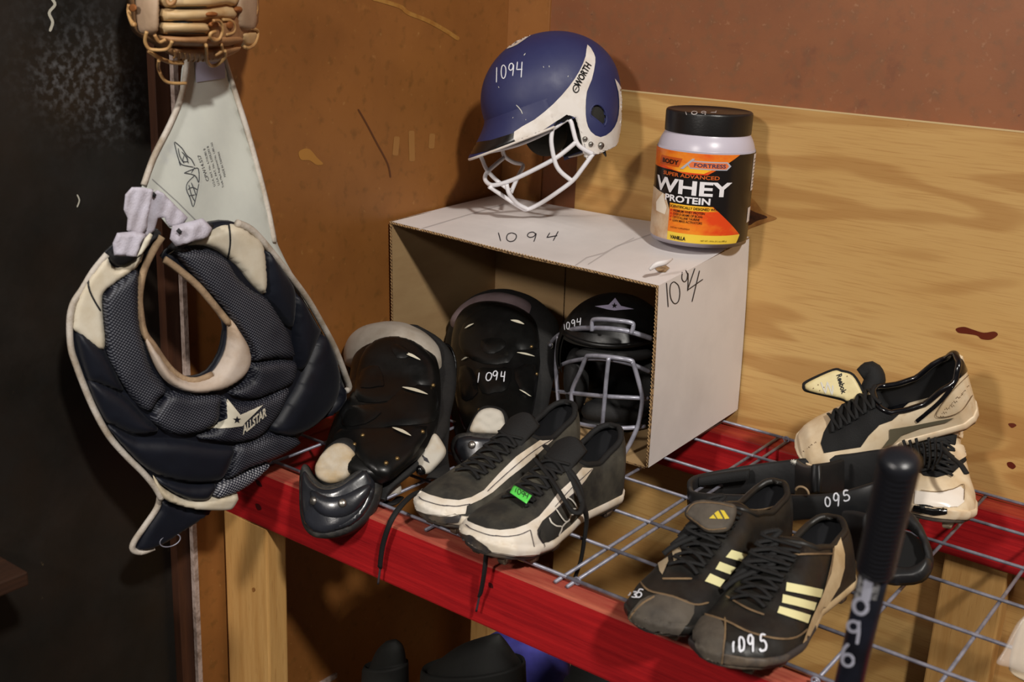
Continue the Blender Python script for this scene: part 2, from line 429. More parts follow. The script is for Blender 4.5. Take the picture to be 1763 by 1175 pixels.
plye = mesh('sheet_edge', *box_geo(-1.118, 1.5, PLY-.0002, PLY+.004, .5155, .5175, 0), mat('pale_ply_edge', (205, 178, 130), .7), wb, smooth=False)
m_knot = mat('knot_dark', (74, 40, 20), .5, col2=(40, 20, 10), scale=90); m_knot2 = mat('knot_halo', (160, 112, 56), .5, col2=(130, 82, 38), scale=60); m_resin = mat('resin_mark', (96, 34, 20), .3, coat=.5)
def spot(name, poly, m, obj, par, off=.0005, sm=4): return patch(name, poly, [obj], m, par, off=off, step=5, sm=sm)
spot('knot_ring', [(1268, 352), (1285, 338), (1299, 345), (1316, 366), (1338, 376), (1318, 384), (1296, 392), (1276, 396)], m_knot2, ply, ply)
spot('knot', [(1272, 366), (1287, 360), (1302, 366), (1322, 374), (1304, 380), (1290, 388), (1276, 384)], m_knot, ply, ply, .001)
spot('resin_mark', [(1646, 566), (1660, 563), (1676, 568), (1694, 573), (1712, 571), (1718, 577), (1706, 585), (1690, 584), (1682, 578), (1664, 575), (1650, 573)], m_resin, ply, ply)
spot('resin_mark', [(1734, 797), (1742, 796), (1749, 803), (1744, 808), (1736, 804)], m_resin, ply, ply)
spot('resin_mark', [(1736, 730), (1745, 729), (1750, 733), (1742, 737)], m_resin, ply, ply)
m_glue = mat('glue_line', (168, 122, 58), .5, col2=(150, 98, 40), scale=60)
stroke('glue_smear', [[(640, -3), (663, 3), (690, 12), (702, 22), (730, 33), (752, 44), (772, 56), (790, 68)]], 7, [wl], m_glue, wl, .0006, sm=5)
stroke('scratch', [[(616, 188), (630, 212), (648, 246), (667, 282), (672, 306)]], 3, [wl], mat('dark_scratch', (92, 52, 22), .6), wl, .0006, sm=4)
stroke('scratch', [[(708, 225), (709, 278)], [(744, 230), (742, 256)], [(683, 235), (680, 268)]], 10, [wl], mat('faint_rub', (160, 112, 58), .6), wl, .0006)
spot('wall_chip', [(514, 262), (524, 256), (534, 258), (546, 272), (556, 282), (545, 284), (532, 276), (518, 275)], mat('chip', (170, 118, 50), .7), wl, wl)
# the black wall on the left stands a little back from the brown board
t1 = struct(mesh('trim_1', *box_geo(WX-.003, WX+.0050, .977, .985, FLZ, 1.6, .0006), m_white_edge, smooth=False))
t2 = struct(mesh('trim_2', *box_geo(WX-.03, WX-.0045, .955, .984, FLZ, 1.6, .001), m_dkstud, smooth=False))
blk = struct(mesh('wall_front_left', *box_geo(WX-.03, WX-.020, -1.0, .956, FLZ, 1.6, 0), m_black, smooth=False))
t3 = struct(mesh('trim_3', *box_geo(WX-.001, WX+.004, 1.07, 1.275, -.511, -.501, .0006), m_white_edge, smooth=False))
m_scuff = mat('pale_scuff', (92, 92, 96), .6, col2=(30, 28, 28), scale=70, lo=.42, hi=.6)
def blotch(m, c, rad, col, sc, lo, hi, amt):
    nt = m.node_tree; N = nt.nodes; L = nt.links; s = N['Principled BSDF'].inputs['Base Color']
    g = N.new('ShaderNodeNewGeometry'); d = N.new('ShaderNodeVectorMath'); d.operation = 'DISTANCE'; d.inputs[1].default_value = c; L.new(g.outputs['Position'], d.inputs[0])
    r = N.new('ShaderNodeMapRange'); r.interpolation_type = 'SMOOTHSTEP'; r.inputs[1].default_value = rad; r.inputs[2].default_value = 0; L.new(d.outputs['Value'], r.inputs[0])
    n = N.new('ShaderNodeTexNoise'); n.inputs['Scale'].default_value = sc; n.inputs['Detail'].default_value = 9; L.new(g.outputs['Position'], n.inputs[0])
    r2 = N.new('ShaderNodeMapRange'); r2.inputs[1].default_value = lo; r2.inputs[2].default_value = hi; r2.inputs[4].default_value = amt; L.new(n.outputs[0], r2.inputs[0])
    mu = N.new('ShaderNodeMath'); mu.operation = 'MULTIPLY'; L.new(r.outputs[0], mu.inputs[0]); L.new(r2.outputs[0], mu.inputs[1])
    x = N.new('ShaderNodeMix'); x.data_type = 'RGBA'; x.inputs[7].default_value = lin(col); L.new(mu.outputs[0], x.inputs[0]); L.new(s.links[0].from_socket, x.inputs[6]); L.new(x.outputs[2], s)
for u, v, rad, a in ((150, 105, .08, .26), (95, 140, .05, .4), (165, 165, .09, .2), (205, 185, .07, .26), (135, 100, .14, .16)): blotch(m_black, onx(u, v, WX-.02), rad, (120, 122, 126), 110, .46, .74, a)
stroke('paint_drip', [[(88, -3), (94, 8), (84, 22), (90, 38), (85, 54)]], 5, [blk], mat('drip_white', (188, 184, 170), .5), blk, sm=4)
stroke('paint_drip', [[(132, 335), (136, 345), (132, 357)]], 2.5, [blk], mat('drip_white_small', (188, 184, 170), .5), blk, sm=4)
# a ledge of dark wood low on the black wall
m_dkwood = wood('dark_ledge_wood', (58, 36, 24), (42, 27, 19), (9, .8, 9), 8, dark=(34, 20, 12))
p = onx(48, 985, -1.18)
mesh('bench', *box_geo(WX-.02, -1.18, p.y-.7, p.y, p.z-.018, p.z, .002), m_dkwood, smooth=False)
tag(bpy.data.objects['bench'], 'dark brown wooden ledge corner low on the black wall', 'shelf')
# ------------------------------------------------------------------ the red shelf
K = .68; ZB = -.0085
m_red = wood('red_stained_beam', (184, 31, 34), (146, 20, 26), (.5, 14, 14), 11, .5, dark=(98, 12, 20)); add_scratches(m_red, (205, 84, 60), 11, .68, .82, (1, 3, 3), amt=.6)
m_redtop = wood('worn_red_top', (186, 100, 78), (150, 50, 44), (.7, 9, 9), 9, .6, dark=(110, 40, 36))
m_redy = wood('red_stained_side', (160, 30, 32), (122, 18, 24), (9, .7, 9), 9, .5, dark=(84, 12, 18))
shelf = thing('shelf', 'long red stained timber shelf frame on pale wooden legs along the walls', 'shelf', (-.6, 1.36, FLZ))
def beam(x0, x1, y0, y1, z0, z1, top, side):
    v, f = box_geo(x0, x1, y0, y1, z0, z1, .003); fm = []
    for q in f:
        c = sum((v[i] for i in q), Vector())/len(q); fm.append(1 if c.z > z1-.0025 else 0)
    return mesh('beam', v, f, [side, top], shelf, smooth=False, fm=fm)
fb = beam(-1.283, .45, 1.03, 1.066, -.096, ZB, m_redtop, m_red)
bb_ = beam(-1.245, .9, 1.636, PLY-.002, -.096, ZB, wood('worn_back_top', (170, 66, 44), (140, 26, 26), (.7, 9, 9), 9, dark=(90, 20, 20)), m_red)
beam(-1.286, -1.247, 1.068, PLY-.002, -.096, ZB, m_redy, m_redy)
m_post = wood('pale_post', (205, 160, 98), (184, 136, 76), (9, 9, .6), 7, dark=(150, 104, 56))
def leg(x0, x1, y0, y1, z1=-.0965): return mesh('leg', *box_geo(x0, x1, y0, y1, FLZ, z1, .003), m_post, shelf, smooth=False)
lf = leg(-1.281, -1.186, 1.032, 1.07)
leg(ony(810, 1080, 1.60).x, ony(810, 1080, 1.60).x+.095, 1.60, 1.638)
leg(-.396, -.306, 1.648, PLY-.001)
leg(.30, .39, 1.648, PLY-.001); leg(.30, .39, 1.032, 1.07)
for q in ([(440, 826), (447, 829), (452, 838), (444, 836)], [(440, 868), (447, 869), (451, 877), (444, 878)], [(842, 1003), (848, 1006), (849, 1013), (842, 1010)]):
    spot('knot', q, mat('red_knot', (70, 10, 14), .5), fb, fb)
spot('knot', [(374+60, 1014), (438, 1012), (440, 1017), (436, 1020)], m_knot2, lf, lf)
m_wire = mat('galvanised_wire', (150, 150, 164), .38, .35, col2=(120, 120, 132), scale=60, rvar=.2)
WR = .0024
def deck(label, xs, ys, x0, x1, y0, y1):
    t = thing('wire_deck', label, 'wire rack', ((x0+x1)/2, (y0+y1)/2, ZB), 'wire mesh decks on the red shelf')
    for y in ys: tube('wire', [(x0, y, -.0012), ((x0+x1)/2, y, -.0016), (x1, y, -.0012)], WR, m_wire, t, 8)
    for x in xs: tube('wire', [(x, y0, -.0056), (x, (y0+y1)/2, -.006), (x, y1, -.0056)], WR, m_wire, t, 8)
    return t
YS = [K*q for q in (1.556, 1.70, 1.848, 2.0, 2.155, 2.305, 2.458)]
dk1 = deck('galvanised wire mesh deck under the white box and shin guards', [-.687-.103*i for i in range(6)], YS, -1.245, -.679, K*1.537, K*2.475)
dk2 = deck('galvanised wire mesh deck under the black and white cleats on the right', [-.6695+.1033*i for i in range(12)], YS, -.678, .45, K*1.537, K*2.475)
def ring(u, v, t):
    c = onz(u, v, -.002); pts = [c+Vector((.0045*math.cos(a), 0, .0045*math.sin(a))) for a in [2*math.pi*k/14 for k in range(14)]]
    tube('staple', pts, .0013, m_wire, t, 6, closed=True)
for u, v in ((1354, 757), (994, 1001), (1404, 1174)): ring(u, v, dk2)
# ------------------------------------------------------------------ the white cardboard box lying on its side
m_card_w = mat('white_card', (226, 220, 218), .5, col2=(212, 206, 204), scale=6, lo3=.66, hi3=.8, bump=.06, bscale=40, col3=(196, 186, 176), scale3=5)
m_card_b = mat('brown_card', (172, 142, 100), .75, col2=(160, 128, 88), scale=5, stretch=(1, 1, 4), bump=.1, bscale=120)
m_flute = mat('card_core', (150, 118, 78), .8, col2=(70, 50, 32), scale=260, lo=.45, hi=.55)
FTL = Vector((-1.282, 1.392, .2965)); FTR = ony(1134, 492, 1.408); BTR = ony(1290, 411, 1.686); BTL = Vector((-1.284, 1.682, .307))
FBR = onz(1116, 806, .0032); BBR = ony(1270, 706, 1.686); FBL = Vector((-1.280, 1.402, .0032)); BBL = Vector((-1.282, 1.684, .02))
cb = thing('cardboard_box', 'white cardboard box lying on its side with its open end to the front', 'box', (FBR+BBL)/2)
def panel(name, quad, th, outer, nu=14, nv=10, f=None):
    a, b, c, d = [Vector(q) for q in quad]; v, fc = slab_geo(quad, th, nu, nv, f); fm = []
    n = (b-a).cross(d-a).normalized(); K2 = nu*nv*2
    for i, q in enumerate(fc): fm.append((0 if i % 2 == 0 else 1) if i < K2 else 2)
    o = mesh(name, v, fc, [outer, m_card_b, m_flute], cb, smooth=False, fm=fm); return o
TH = .0042
random.seed(3)
def sag(x, y): return .0035*math.sin(math.pi*x)*(1-y)*math.sin(9*x)*.3 + (.006*math.exp(-((x-.86)**2+(y-.85)**2)/.05)) + (.008*math.exp(-((x-.38)**2+(y-.6)**2)/.05)) - .0015*math.sin(math.pi*x)
top = panel('top_panel', (FTL, FTR, BTR, BTL), TH, m_card_w, 28, 14, sag)
right = panel('side_panel', (FBR, BBR, BTR, FTR), TH, m_card_w, 12, 12, lambda x, y: .002*math.sin(math.pi*y))
left = panel('side_panel', (BBL, FBL, FTL, BTL), TH, m_card_w, 10, 10)
inw = Vector((0, -.003, 0)); mid_b = BBL.lerp(BBR, .315); mid_t = BTL.lerp(BTR, .315)
bk = panel('back_flap', (BBL+inw, mid_b+inw-Vector((.0008, 0, 0)), mid_t+inw-Vector((.0008, 0, .006)), BTL+inw-Vector((0, 0, .006))), .003, m_card_b, 6, 8)
bk2 = panel('back_flap', (mid_b+inw+Vector((.0008, .001, 0)), BBR+inw, BTR+inw-Vector((0, 0, .006)), mid_t+inw+Vector((.0008, .001, -.006))), .003, m_card_b, 10, 8)
bot = panel('bottom_panel', (FBL+Vector((.005, 0, 0)), FBR-Vector((.006, 0, 0)), BBR-Vector((.006, .004, 0)), BBL+Vector((.005, -.004, 0))), .003, m_card_b, 14, 8)
# corrugation showing along the front edges
def corr(a, b, depth, name='corrugation'):
    a = Vector(a); b = Vector(b); n = int((b-a).length/.0055); V = []
    ax = (b-a).normalized(); pts = [a.lerp(b, i/(n*2)) + depth*(.42 if i % 2 else -.42) for i in range(n*2+1)]
    v, f = tube_geo(pts, .00055, 4); o = mesh(name, v, f, mat('flute_paper', (196, 160, 112), .8), cb, smooth=False); o['kind'] = 'stuff'; return o
fy = Vector((0, -.0008, 0))
def sgf(q, x): return q
ptsT = [FTL.lerp(FTR, i/28)+Vector((0, 0, sag(i/28, 0))) for i in range(29)]
V = []; 
corr(FTL+fy+Vector((.004, 0, -TH*.5)), FTR+fy+Vector((-.004, 0, -TH*.5)), Vector((0, 0, TH*.7)))
corr(FBR+fy-Vector((TH*.5, 0, 0)), FTR+fy-Vector((TH*.5, 0, 0)), Vector((TH*.7, 0, 0)))
corr(FBL+fy+Vector((TH*.5, 0, 0)), FTL+fy+Vector((TH*.5, 0, 0)), Vector((TH*.7, 0, 0)))
m_ink = mat('marker_ink', (40, 38, 44), .5)
stroke('number_mark', digits([('1', (853, 401), (10, 0), (4, 15)), ('0', (871, 402), (20, -1), (-1, 15)), ('9', (906, 400), (20, 0), (-1, 17)), ('4', (942, 402), (24, -4), (-6, 16))]), 1.6, [top], m_ink, top, .0005)
stroke('number_mark', digits([('1', (1140, 486), (14, 2), (3, 42)), ('0', (1150, 486), (20, -2), (3, 38)), ('9', (1171, 466), (15, -1), (2, 36))])+[[(1196, 462), (1183, 500), (1210, 481)], [(1204, 466), (1191, 520)]], 1.8, [right], m_ink, right, .0005)
m_fold = mat('card_crease', (188, 180, 178), .7)
stroke('crease', [[(868, 352), (800, 372), (720, 396)]], 1.6, [top], m_fold, top, .0004)
stroke('crease', [[(1092, 410), (1040, 436), (1010, 444), (990, 458)], [(1120, 404), (1060, 425), (1012, 456)]], 1.8, [top], m_fold, top, .0004)
m_torn = mat('torn_card', (168, 140, 104), .85, col2=(120, 96, 70), scale=120)
patch('torn_spot', [(1126, 462), (1136, 454), (1146, 458), (1153, 463), (1146, 470), (1134, 470)], [top], m_torn, top, .0012, 3)
tube('torn_flap', [ony(1118, 465, 1.412), ony(1130, 456, 1.418), ony(1146, 452, 1.43), ony(1158, 446, 1.45)], [.001, .0022, .002, .0006], m_card_w, cb, 6, sm=4, flat=2)
# ------------------------------------------------------------------ the protein jar
JR = .0745; JC = Vector((-.8315, 1.6125, .3095)); JZ = .885
jar = thing('protein_jar', 'round tub of whey protein powder with a black screw lid on the white box', 'jar', JC)
m_jar = mat('milky_plastic', (196, 190, 204), .32, spec=.5); m_lid = mat('black_lid_plastic', (22, 20, 20), .35, bump=.1, bscale=300)
JH = .2145
prof = [(.066, 0), (.0705, .0012), (.0728, .006), (.0735, .012), (.0738, .0155)]
body = [(.064, 0), (.0700, .0008), (.0730, .005), (JR, .014), (JR, .150), (.0738, .160), (.0718, .170), (.0690, .178), (.066, .184), (.0640, .189), (.0640, .196)]
jb = mesh('body', *lathe_geo([(a, b*JZ) for a, b in cat(body, 3)], JC, seg=96), m_jar, jar)
lidp = [(.0642, .1885), (.0655, .1885), (.0655, .2205), (.0650, .2235), (.0632, .2250), (.0605, .2250), (.0590, .2236), (.02, .2234), (.001, .2234)]
lidp = [(a, b*JZ) for a, b in lidp]
g = lathe_geo(lidp, JC, seg=120); V = []
for v in g[0]:
    d = v-JC; r = math.hypot(d.x, d.y); a = math.atan2(d.y, d.x)
    if r > .0648 and .192*JZ < d.z < .221*JZ: s = 1+.004*math.cos(a*60); d.x *= s; d.y *= s
    V.append(JC+d)
lid = sharp(mesh('lid', V, g[1], m_lid, jar), 50)
# label: angle measured from the direction of the camera, positive to the right
A0 = math.atan2(CAM.y-JC.y, CAM.x-JC.x)
LR = JR+.0006
def cyl(deg, h, off=0.0):
    a = A0+math.radians(deg); r = LR+off
    # the lower and upper rims of the body curve in
    if h < .014: r -= (.014-h)**2*9
    return JC+Vector((math.cos(a)*r, math.sin(a)*r, h*JZ))
def lab(name, poly, m, off=.0, step=4):
    """poly in (degrees, mm height)"""
    P, T, D = fill2d([(x, y) for x, y in poly], step)
    return mesh(name, [cyl(x, y/1000, off) for x, y in P], [tuple(t) for t in T], m, jar if name == 'label' else LBL)
def jm(name, c, rough=.3, **k): return mat(name, c, rough, coat=.2, **k)
m_lblack = jm('label_black', (22, 18, 18)); m_lyel = jm('label_yellow', (240, 205, 70)); 
m_lor = jm('label_orange', (226, 72, 26), col2=(244, 150, 40), scale=16, lo=.42, hi=.7, stretch=(1, 1, 1.8)); m_lfire = jm('label_fire', (250, 190, 50), col2=(236, 96, 30), scale=18, lo=.4, hi=.66, stretch=(1, 1, 3))
m_lwhite = jm('label_white', (235, 232, 235)); m_lred = jm('label_red', (205, 58, 28)); m_lotext = jm('label_orange_text', (205, 98, 40)); m_lsilver = jm('label_silver', (180, 180, 190))
LBL = lab('label', [(-95, 8), (100, 8), (100, 160), (40, 160), (-95, 160)], m_lblack)
lab('label_panel', [(-95, 8), (50, 8), (55, 22), (52, 24), (-95, 24)], m_lyel, .0003)
lab('label_panel', [(-38, 23), (54, 23), (14, 72), (-38, 72)], m_lor, .0004)
lab('label_panel', [(-38, 62), (20, 64), (13, 72), (-38, 72)], m_lfire, .0005)
lab('label_panel', [(-95, 160), (-95, 128), (-40, 128), (-20, 124), (4, 125), (42, 160)], m_lor, .0003)
lab('label_panel', [(-60, 146), (-52, 132), (-30, 127), (0, 127), (14, 138), (10, 142), (-20, 142)], m_lfire, .0004)
lab('label_panel', [(-95, 8), (-38, 8), (-38, 60), (-46, 84), (-70, 90), (-95, 90)], mat('shake_picture', (214, 190, 160), .4, col2=(190, 150, 110), scale=30), .0005)
lab('label_picture', [(-62, 52), (-44, 50), (-42, 62), (-46, 72), (-50, 86), (-56, 78), (-64, 66)], mat('cream_swirl', (238, 226, 208), .5), .0008)
lab('label_panel', [(72, 95), (97, 95), (97, 158), (72, 158)], m_lwhite, .0004); lab('label_panel', [(70, 40), (84, 40), (84, 66), (70, 66)], m_lwhite, .0004)
for k in range(9): lab('label_rule', [(74, 100+k*6), (94, 100+k*6), (94, 101.4+k*6), (74, 101.4+k*6)], m_lblack, .0007)
lab('label_badge', [(-16, 134), (-20, 141), (-16, 148), (26, 148), (31, 141), (26, 134)], m_lsilver, .0007); lab('label_badge', [(-16, 136), (-18, 141), (-15, 146), (25, 146), (28, 141), (25, 136)], mat('badge_orange', (232, 120, 70), .3), .0009)
lab('label_badge', [(-28, 132), (-24, 132), (-11, 151), (-14, 151)], m_lsilver, .0011); lab('label_badge', [(-62, 134), (-60, 149), (-26, 149), (-30, 134)], mat('badge_dark_orange', (196, 84, 30), .3), .0007)
def jtext(s, d0, d1, h, cap, m, bold=0, off=.0014, shear=0, rise=0.0, spacing=1.0):
    g = text_geo(s, lambda a, b: cyl(d0+(d1-d0)*a, (h+cap*b+rise*a)/1000, off), bold, shear, sub=.2, spacing=spacing)
    o = mesh('label_lettering', g[0], g[1], m, LBL, smooth=False); return o
jtext('WHEY', -64, 34, 90.5, 22.5, m_lwhite, .03, rise=0); jtext('PROTEIN', -46, 10, 75.5, 10.5, m_lwhite, .03, rise=0)
jtext('SUPER ADVANCED', -52, 18, 118, 6, m_lotext, .02, rise=0); jtext('BODY', -56, -30, 138, 7, m_lblack, .03); jtext('FORTRESS', -12, 24, 138, 6, jm('badge_text', (60, 60, 90)), .02)
jtext('SCIENTIFICALLY DESIGNED WITH:', -37, 22, 65.5, 4.2, m_lblack, .012)
for k, s in enumerate(('PREMIUM WHEY PROTEIN', 'OVER 8 GRAMS OF BCAAs', 'CRYSTALLINE TAURINE', 'LEAN MASS ACTIVATORS')):
    e = 3-k*1.0; jtext(s, -32, (5, 3, 0, 3)[k], 58.5-k*5.6, 3.9, m_lblack, .008); lab('label_bullet', [(-36, 59-k*5.6), (-34, 59-k*5.6), (-34, 62-k*5.6), (-36, 62-k*5.6)], m_lred, .001)
jtext('VANILLA', -33, -14, 11.5, 6.0, m_lblack, .03); jtext('NET WT. 1.95 lb. (31.2 oz.) (885 g)', 3, 34, 12.5, 2.4, m_lblack, 0); jtext('DIETARY SUPPLEMENT', -34, -10, 30, 2.4, m_lblack, 0)
stroke('number_mark', digits([('1', (1178, 193), (5, 0), (2, 5)), ('0', (1190, 192), (11, 0), (0, 5)), ('9', (1206, 192), (11, 0), (0, 6)), ('4', (1222, 191), (14, 0), (-1, 6))]), 1.3, [lid], mat('grease_white', (190, 180, 176), .6), lid, .0004)
# ------------------------------------------------------------------ the chest protector hanging at the left
def q2(a): return [(x/1.992+100, y/1.992+370) for x, y in a]
def chest_x(y, z):
    a = (y-.745)/.44; b = math.sin(math.pi*max(0, min(1, a))) if 0 < a < 1 else 0
    return -1.222+.05*a+.055*b - .05*max(0, .12-z)*2.0
def csurf(u, v, extra=0.0):
    x = -1.19
    for _ in range(8):
        p = onx(u, v, x+extra); x = .5*x+.5*chest_x(p.y, p.z)
    p = onx(u, v, x+extra); e = .004
    n = Vector((1, -(chest_x(p.y+e, p.z)-chest_x(p.y-e, p.z))/(2*e), -(chest_x(p.y, p.z+e)-chest_x(p.y, p.z-e))/(2*e))).normalized()
    return p, n
m_navy = mat('navy_satin', (12, 15, 26), .5, col2=(16, 20, 31), scale=18, bump=.25, bscale=30, sheen=.05, spec=.3)
m_cream = mat('soiled_white_vinyl', (212, 204, 186), .5, col2=(192, 178, 152), scale=16, bump=.1, bscale=80, col3=(160, 140, 110), scale3=24, lo3=.66, hi3=.85)
m_pipe = mat('soiled_piping', (196, 188, 178), .75, col2=(160, 146, 128), scale=30, bump=.4, bscale=300)
m_bind = mat('tan_binding', (168, 142, 112), .8, col2=(132, 108, 84), scale=40, bump=.4, bscale=260)
m_collar = mat('collar_lining', (190, 176, 164), .8, col2=(164, 142, 120), scale=14, bump=.1, bscale=200)
m_blackfab = mat('black_webbing', (20, 20, 24), .7, bump=.3, bscale=400)
m_elastic = mat('white_elastic', (196, 192, 206), .8, bump=.5, bscale=500, col2=(176, 170, 180), scale=40)
def meshfab(name, base, dot, sc, rot=.6):
    m = mat(name, base, .5, spec=.4); nt = m.node_tree; N = nt.nodes; L = nt.links; b = N['Principled BSDF']
    g = N.new('ShaderNodeNewGeometry'); mp = N.new('ShaderNodeMapping'); mp.inputs['Rotation'].default_value = (rot, 0, 0); L.new(g.outputs['Position'], mp.inputs[0])
    cb_ = N.new('ShaderNodeSeparateXYZ'); L.new(mp.outputs[0], cb_.inputs[0]); cc = N.new('ShaderNodeCombineXYZ'); L.new(cb_.outputs[1], cc.inputs[0]); L.new(cb_.outputs[2], cc.inputs[1])
    v = N.new('ShaderNodeTexVoronoi'); v.voronoi_dimensions = '2D'; v.inputs['Scale'].default_value = sc; v.inputs['Randomness'].default_value = 0; L.new(cc.outputs[0], v.inputs['Vector'])
    r = N.new('ShaderNodeMapRange'); r.inputs[1].default_value = .40; r.inputs[2].default_value = .25; L.new(v.outputs[0], r.inputs[0])
    n = N.new('ShaderNodeTexNoise'); n.inputs['Scale'].default_value = 14; L.new(g.outputs['Position'], n.inputs[0]); r2 = N.new('ShaderNodeMapRange'); r2.inputs[1].default_value = .3; r2.inputs[2].default_value = .62; r2.inputs[3].default_value = .25; L.new(n.outputs[0], r2.inputs[0])
    mu = N.new('ShaderNodeMath'); mu.operation = 'MULTIPLY'; L.new(r.outputs[0], mu.inputs[0]); L.new(r2.outputs[0], mu.inputs[1])
    x = N.new('ShaderNodeMix'); x.data_type = 'RGBA'; x.inputs[6].default_value = lin(base); x.inputs[7].default_value = lin(dot); L.new(mu.outputs[0], x.inputs[0]); L.new(x.outputs[2], b.inputs['Base Color'])
    bp = N.new('ShaderNodeBump'); bp.inputs['Strength'].default_value = .5; bp.inputs['Distance'].default_value = .0006; L.new(r.outputs[0], bp.inputs['Height']); L.new(bp.outputs[0], b.inputs['Normal']); return m
m_mesh = meshfab('navy_mesh_fabric', (16, 18, 30), (96, 98, 106), 330)
m_mesh2 = meshfab('coarse_mesh_fabric', (24, 27, 42), (170, 170, 176), 300)
chest = thing('chest_protector', 'navy and off-white padded catcher\'s chest protector hanging at the left by a pale cloth yoke', 'chest protector', (-1.2, .95, -.13))
outer = [(345, 52), (300, 66), (215, 95), (165, 132), (118, 190), (82, 250), (50, 300), (38, 360), (42, 450), (60, 510), (90, 590), (125, 670), (170, 750), (230, 820), (290, 880), (330, 930), (350, 965),
 (430, 995), (520, 1007), (580, 1000), (606, 955), (680, 892), (760, 822), (822, 768), (880, 712), (940, 670), (968, 632), (985, 582), (962, 530), (930, 450), (890, 375), (840, 288), (780, 205), (705, 110), (650, 50), (600, 24), (530, 28), (470, 55), (400, 105), (357, 148),
 (400, 180), (470, 240), (530, 310), (575, 372), (574, 420), (560, 480), (520, 540), (470, 560), (420, 555), (370, 515), (320, 440), (288, 395), (275, 330), (272, 270), (285, 190), (315, 125), (350, 80)]
backing = puff('backing', q2(outer), csurf, .004, m_navy, chest, edge=5, step=9, sm=2, back=.012)
def cpuff(name, pts, m, th=.012, edge=14, base=.003, step=5):
    return puff(name, q2(pts), lambda u, v: (lambda a: (a[0]+a[1]*base, a[1]))(csurf(u, v)), th, m, chest, edge=edge, step=step, sm=3, back=.003)
PADS = dict(
 A=[(390, 128), (450, 108), (520, 120), (570, 150), (600, 200), (650, 250), (700, 280), (735, 330), (770, 390), (790, 450), (790, 488), (720, 490), (652, 500), (645, 470), (625, 420), (590, 365), (540, 300), (470, 220)],
 B=[(270, 180), (215, 210), (165, 250), (148, 290), (150, 350), (160, 460), (180, 520), (230, 600), (300, 672), (340, 625), (368, 592), (322, 530), (295, 450), (275, 350)],
 C=[(312, 682), (372, 602), (440, 608), (545, 608), (547, 650), (540, 700), (480, 737), (400, 747), (340, 722)],
 E=[(570, 604), (640, 558), (645, 508), (720, 493), (795, 496), (798, 540), (780, 578), (700, 615), (640, 630)],
 D=[(552, 618), (600, 638), (680, 624), (740, 596), (776, 590), (758, 645), (730, 692), (690, 742), (640, 767), (570, 775), (480, 762), (410, 752), (480, 742), (547, 705)],
 J=[(595, 786), (650, 770), (720, 742), (818, 766), (770, 810), (700, 842), (640, 862), (562, 900)],)
meshes = {}
for k, p in PADS.items(): meshes[k] = cpuff('mesh_pad', p, m_mesh, .016, 16)
meshes['K'] = cpuff('mesh_pad', [(550, 908), (640, 872), (722, 838), (682, 892), (606, 946), (522, 968)], m_mesh2, .012, 12)
SAT = [[(58, 388), (160, 465), (212, 570), (222, 602), (130, 572), (92, 548)], [(95, 552), (215, 607), (300, 692), (342, 732), (260, 747), (190, 717), (148, 690)],
 [(158, 708), (260, 752), (400, 762), (500, 777), (592, 787), (587, 830), (572, 870), (540, 905), (440, 910), (330, 882), (250, 822)], [(318, 890), (440, 915), (532, 911), (522, 950), (500, 972), (440, 970), (380, 942)],
 [(697, 112), (760, 190), (798, 262), (790, 380), (762, 372), (702, 270)], [(803, 265), (870, 370), (882, 402), (822, 532), (800, 482), (792, 390)],
 [(887, 405), (930, 470), (950, 560), (932, 642), (862, 722), (780, 757), (710, 732), (742, 682), (790, 612), (824, 542)], [(952, 572), (972, 602), (962, 652), (900, 702), (936, 642)]]
for p in SAT: cpuff('satin_pad', p, m_navy, .017, 22)
sh1 = cpuff('shoulder_panel', [(165, 134), (100, 210), (60, 290), (46, 370), (60, 400), (158, 462), (150, 300), (170, 250), (270, 178), (287, 124), (205, 178), (174, 158)], m_cream, .010, 10)
sh2 = cpuff('shoulder_panel', [(375, 135), (480, 68), (590, 30), (655, 62), (695, 112), (702, 265), (655, 238), (600, 170), (520, 112), (440, 104)], m_cream, .012, 12)
cpuff('strap_base', [(170, 122), (178, 158), (208, 176), (260, 152), (300, 112), (346, 62), (322, 56), (270, 82), (228, 116)], m_blackfab, .012, 8)
cpuff('strap_base', [(366, 108), (400, 78), (500, 28), (516, 40), (450, 85), (400, 112)], m_blackfab, .012, 6, base=.012)
cpuff('collar', [(576, 350), (605, 385), (630, 428), (643, 475), (636, 520), (610, 555), (560, 588), (490, 604), (430, 600), (372, 572), (330, 522), (300, 455), (288, 400), (320, 440), (370, 515), (420, 555), (470, 560), (520, 540), (560, 480), (574, 420)], m_collar, .018, 14, base=.006)
cpuff('hem_band', [(322, 888), (360, 932), (440, 972), (505, 966), (606, 948), (585, 1002), (520, 1008), (430, 996), (352, 962)], m_cream, .008, 7, base=.006)
def cline(pts, off=.012): return [(lambda a: a[0]+a[1]*off)(csurf(u, v)) for u, v in cat(q2(pts), 4)]
tube('piping', cline([(165, 132), (118, 190), (82, 250), (50, 300), (38, 360), (42, 450), (60, 510), (90, 590), (125, 670), (170, 750), (230, 820), (290, 880), (330, 930), (350, 968)], .006), .0040, m_pipe, chest, 8)
tube('piping', cline([(600, 24), (650, 48), (705, 108), (780, 205), (840, 288), (890, 375), (930, 450), (962, 530), (982, 585), (972, 600)], .008), .0048, m_pipe, chest, 8)
tube('neck_binding', cline([(357, 148), (400, 178), (470, 238), (530, 310), (576, 368)], .008), .0046, m_bind, chest, 8)
tube('neck_binding', cline([(350, 70), (318, 122), (288, 190), (274, 270), (277, 330), (290, 398), (320, 442), (372, 517), (420, 556), (470, 562), (520, 542)], .008), .0046, m_bind, chest, 8)
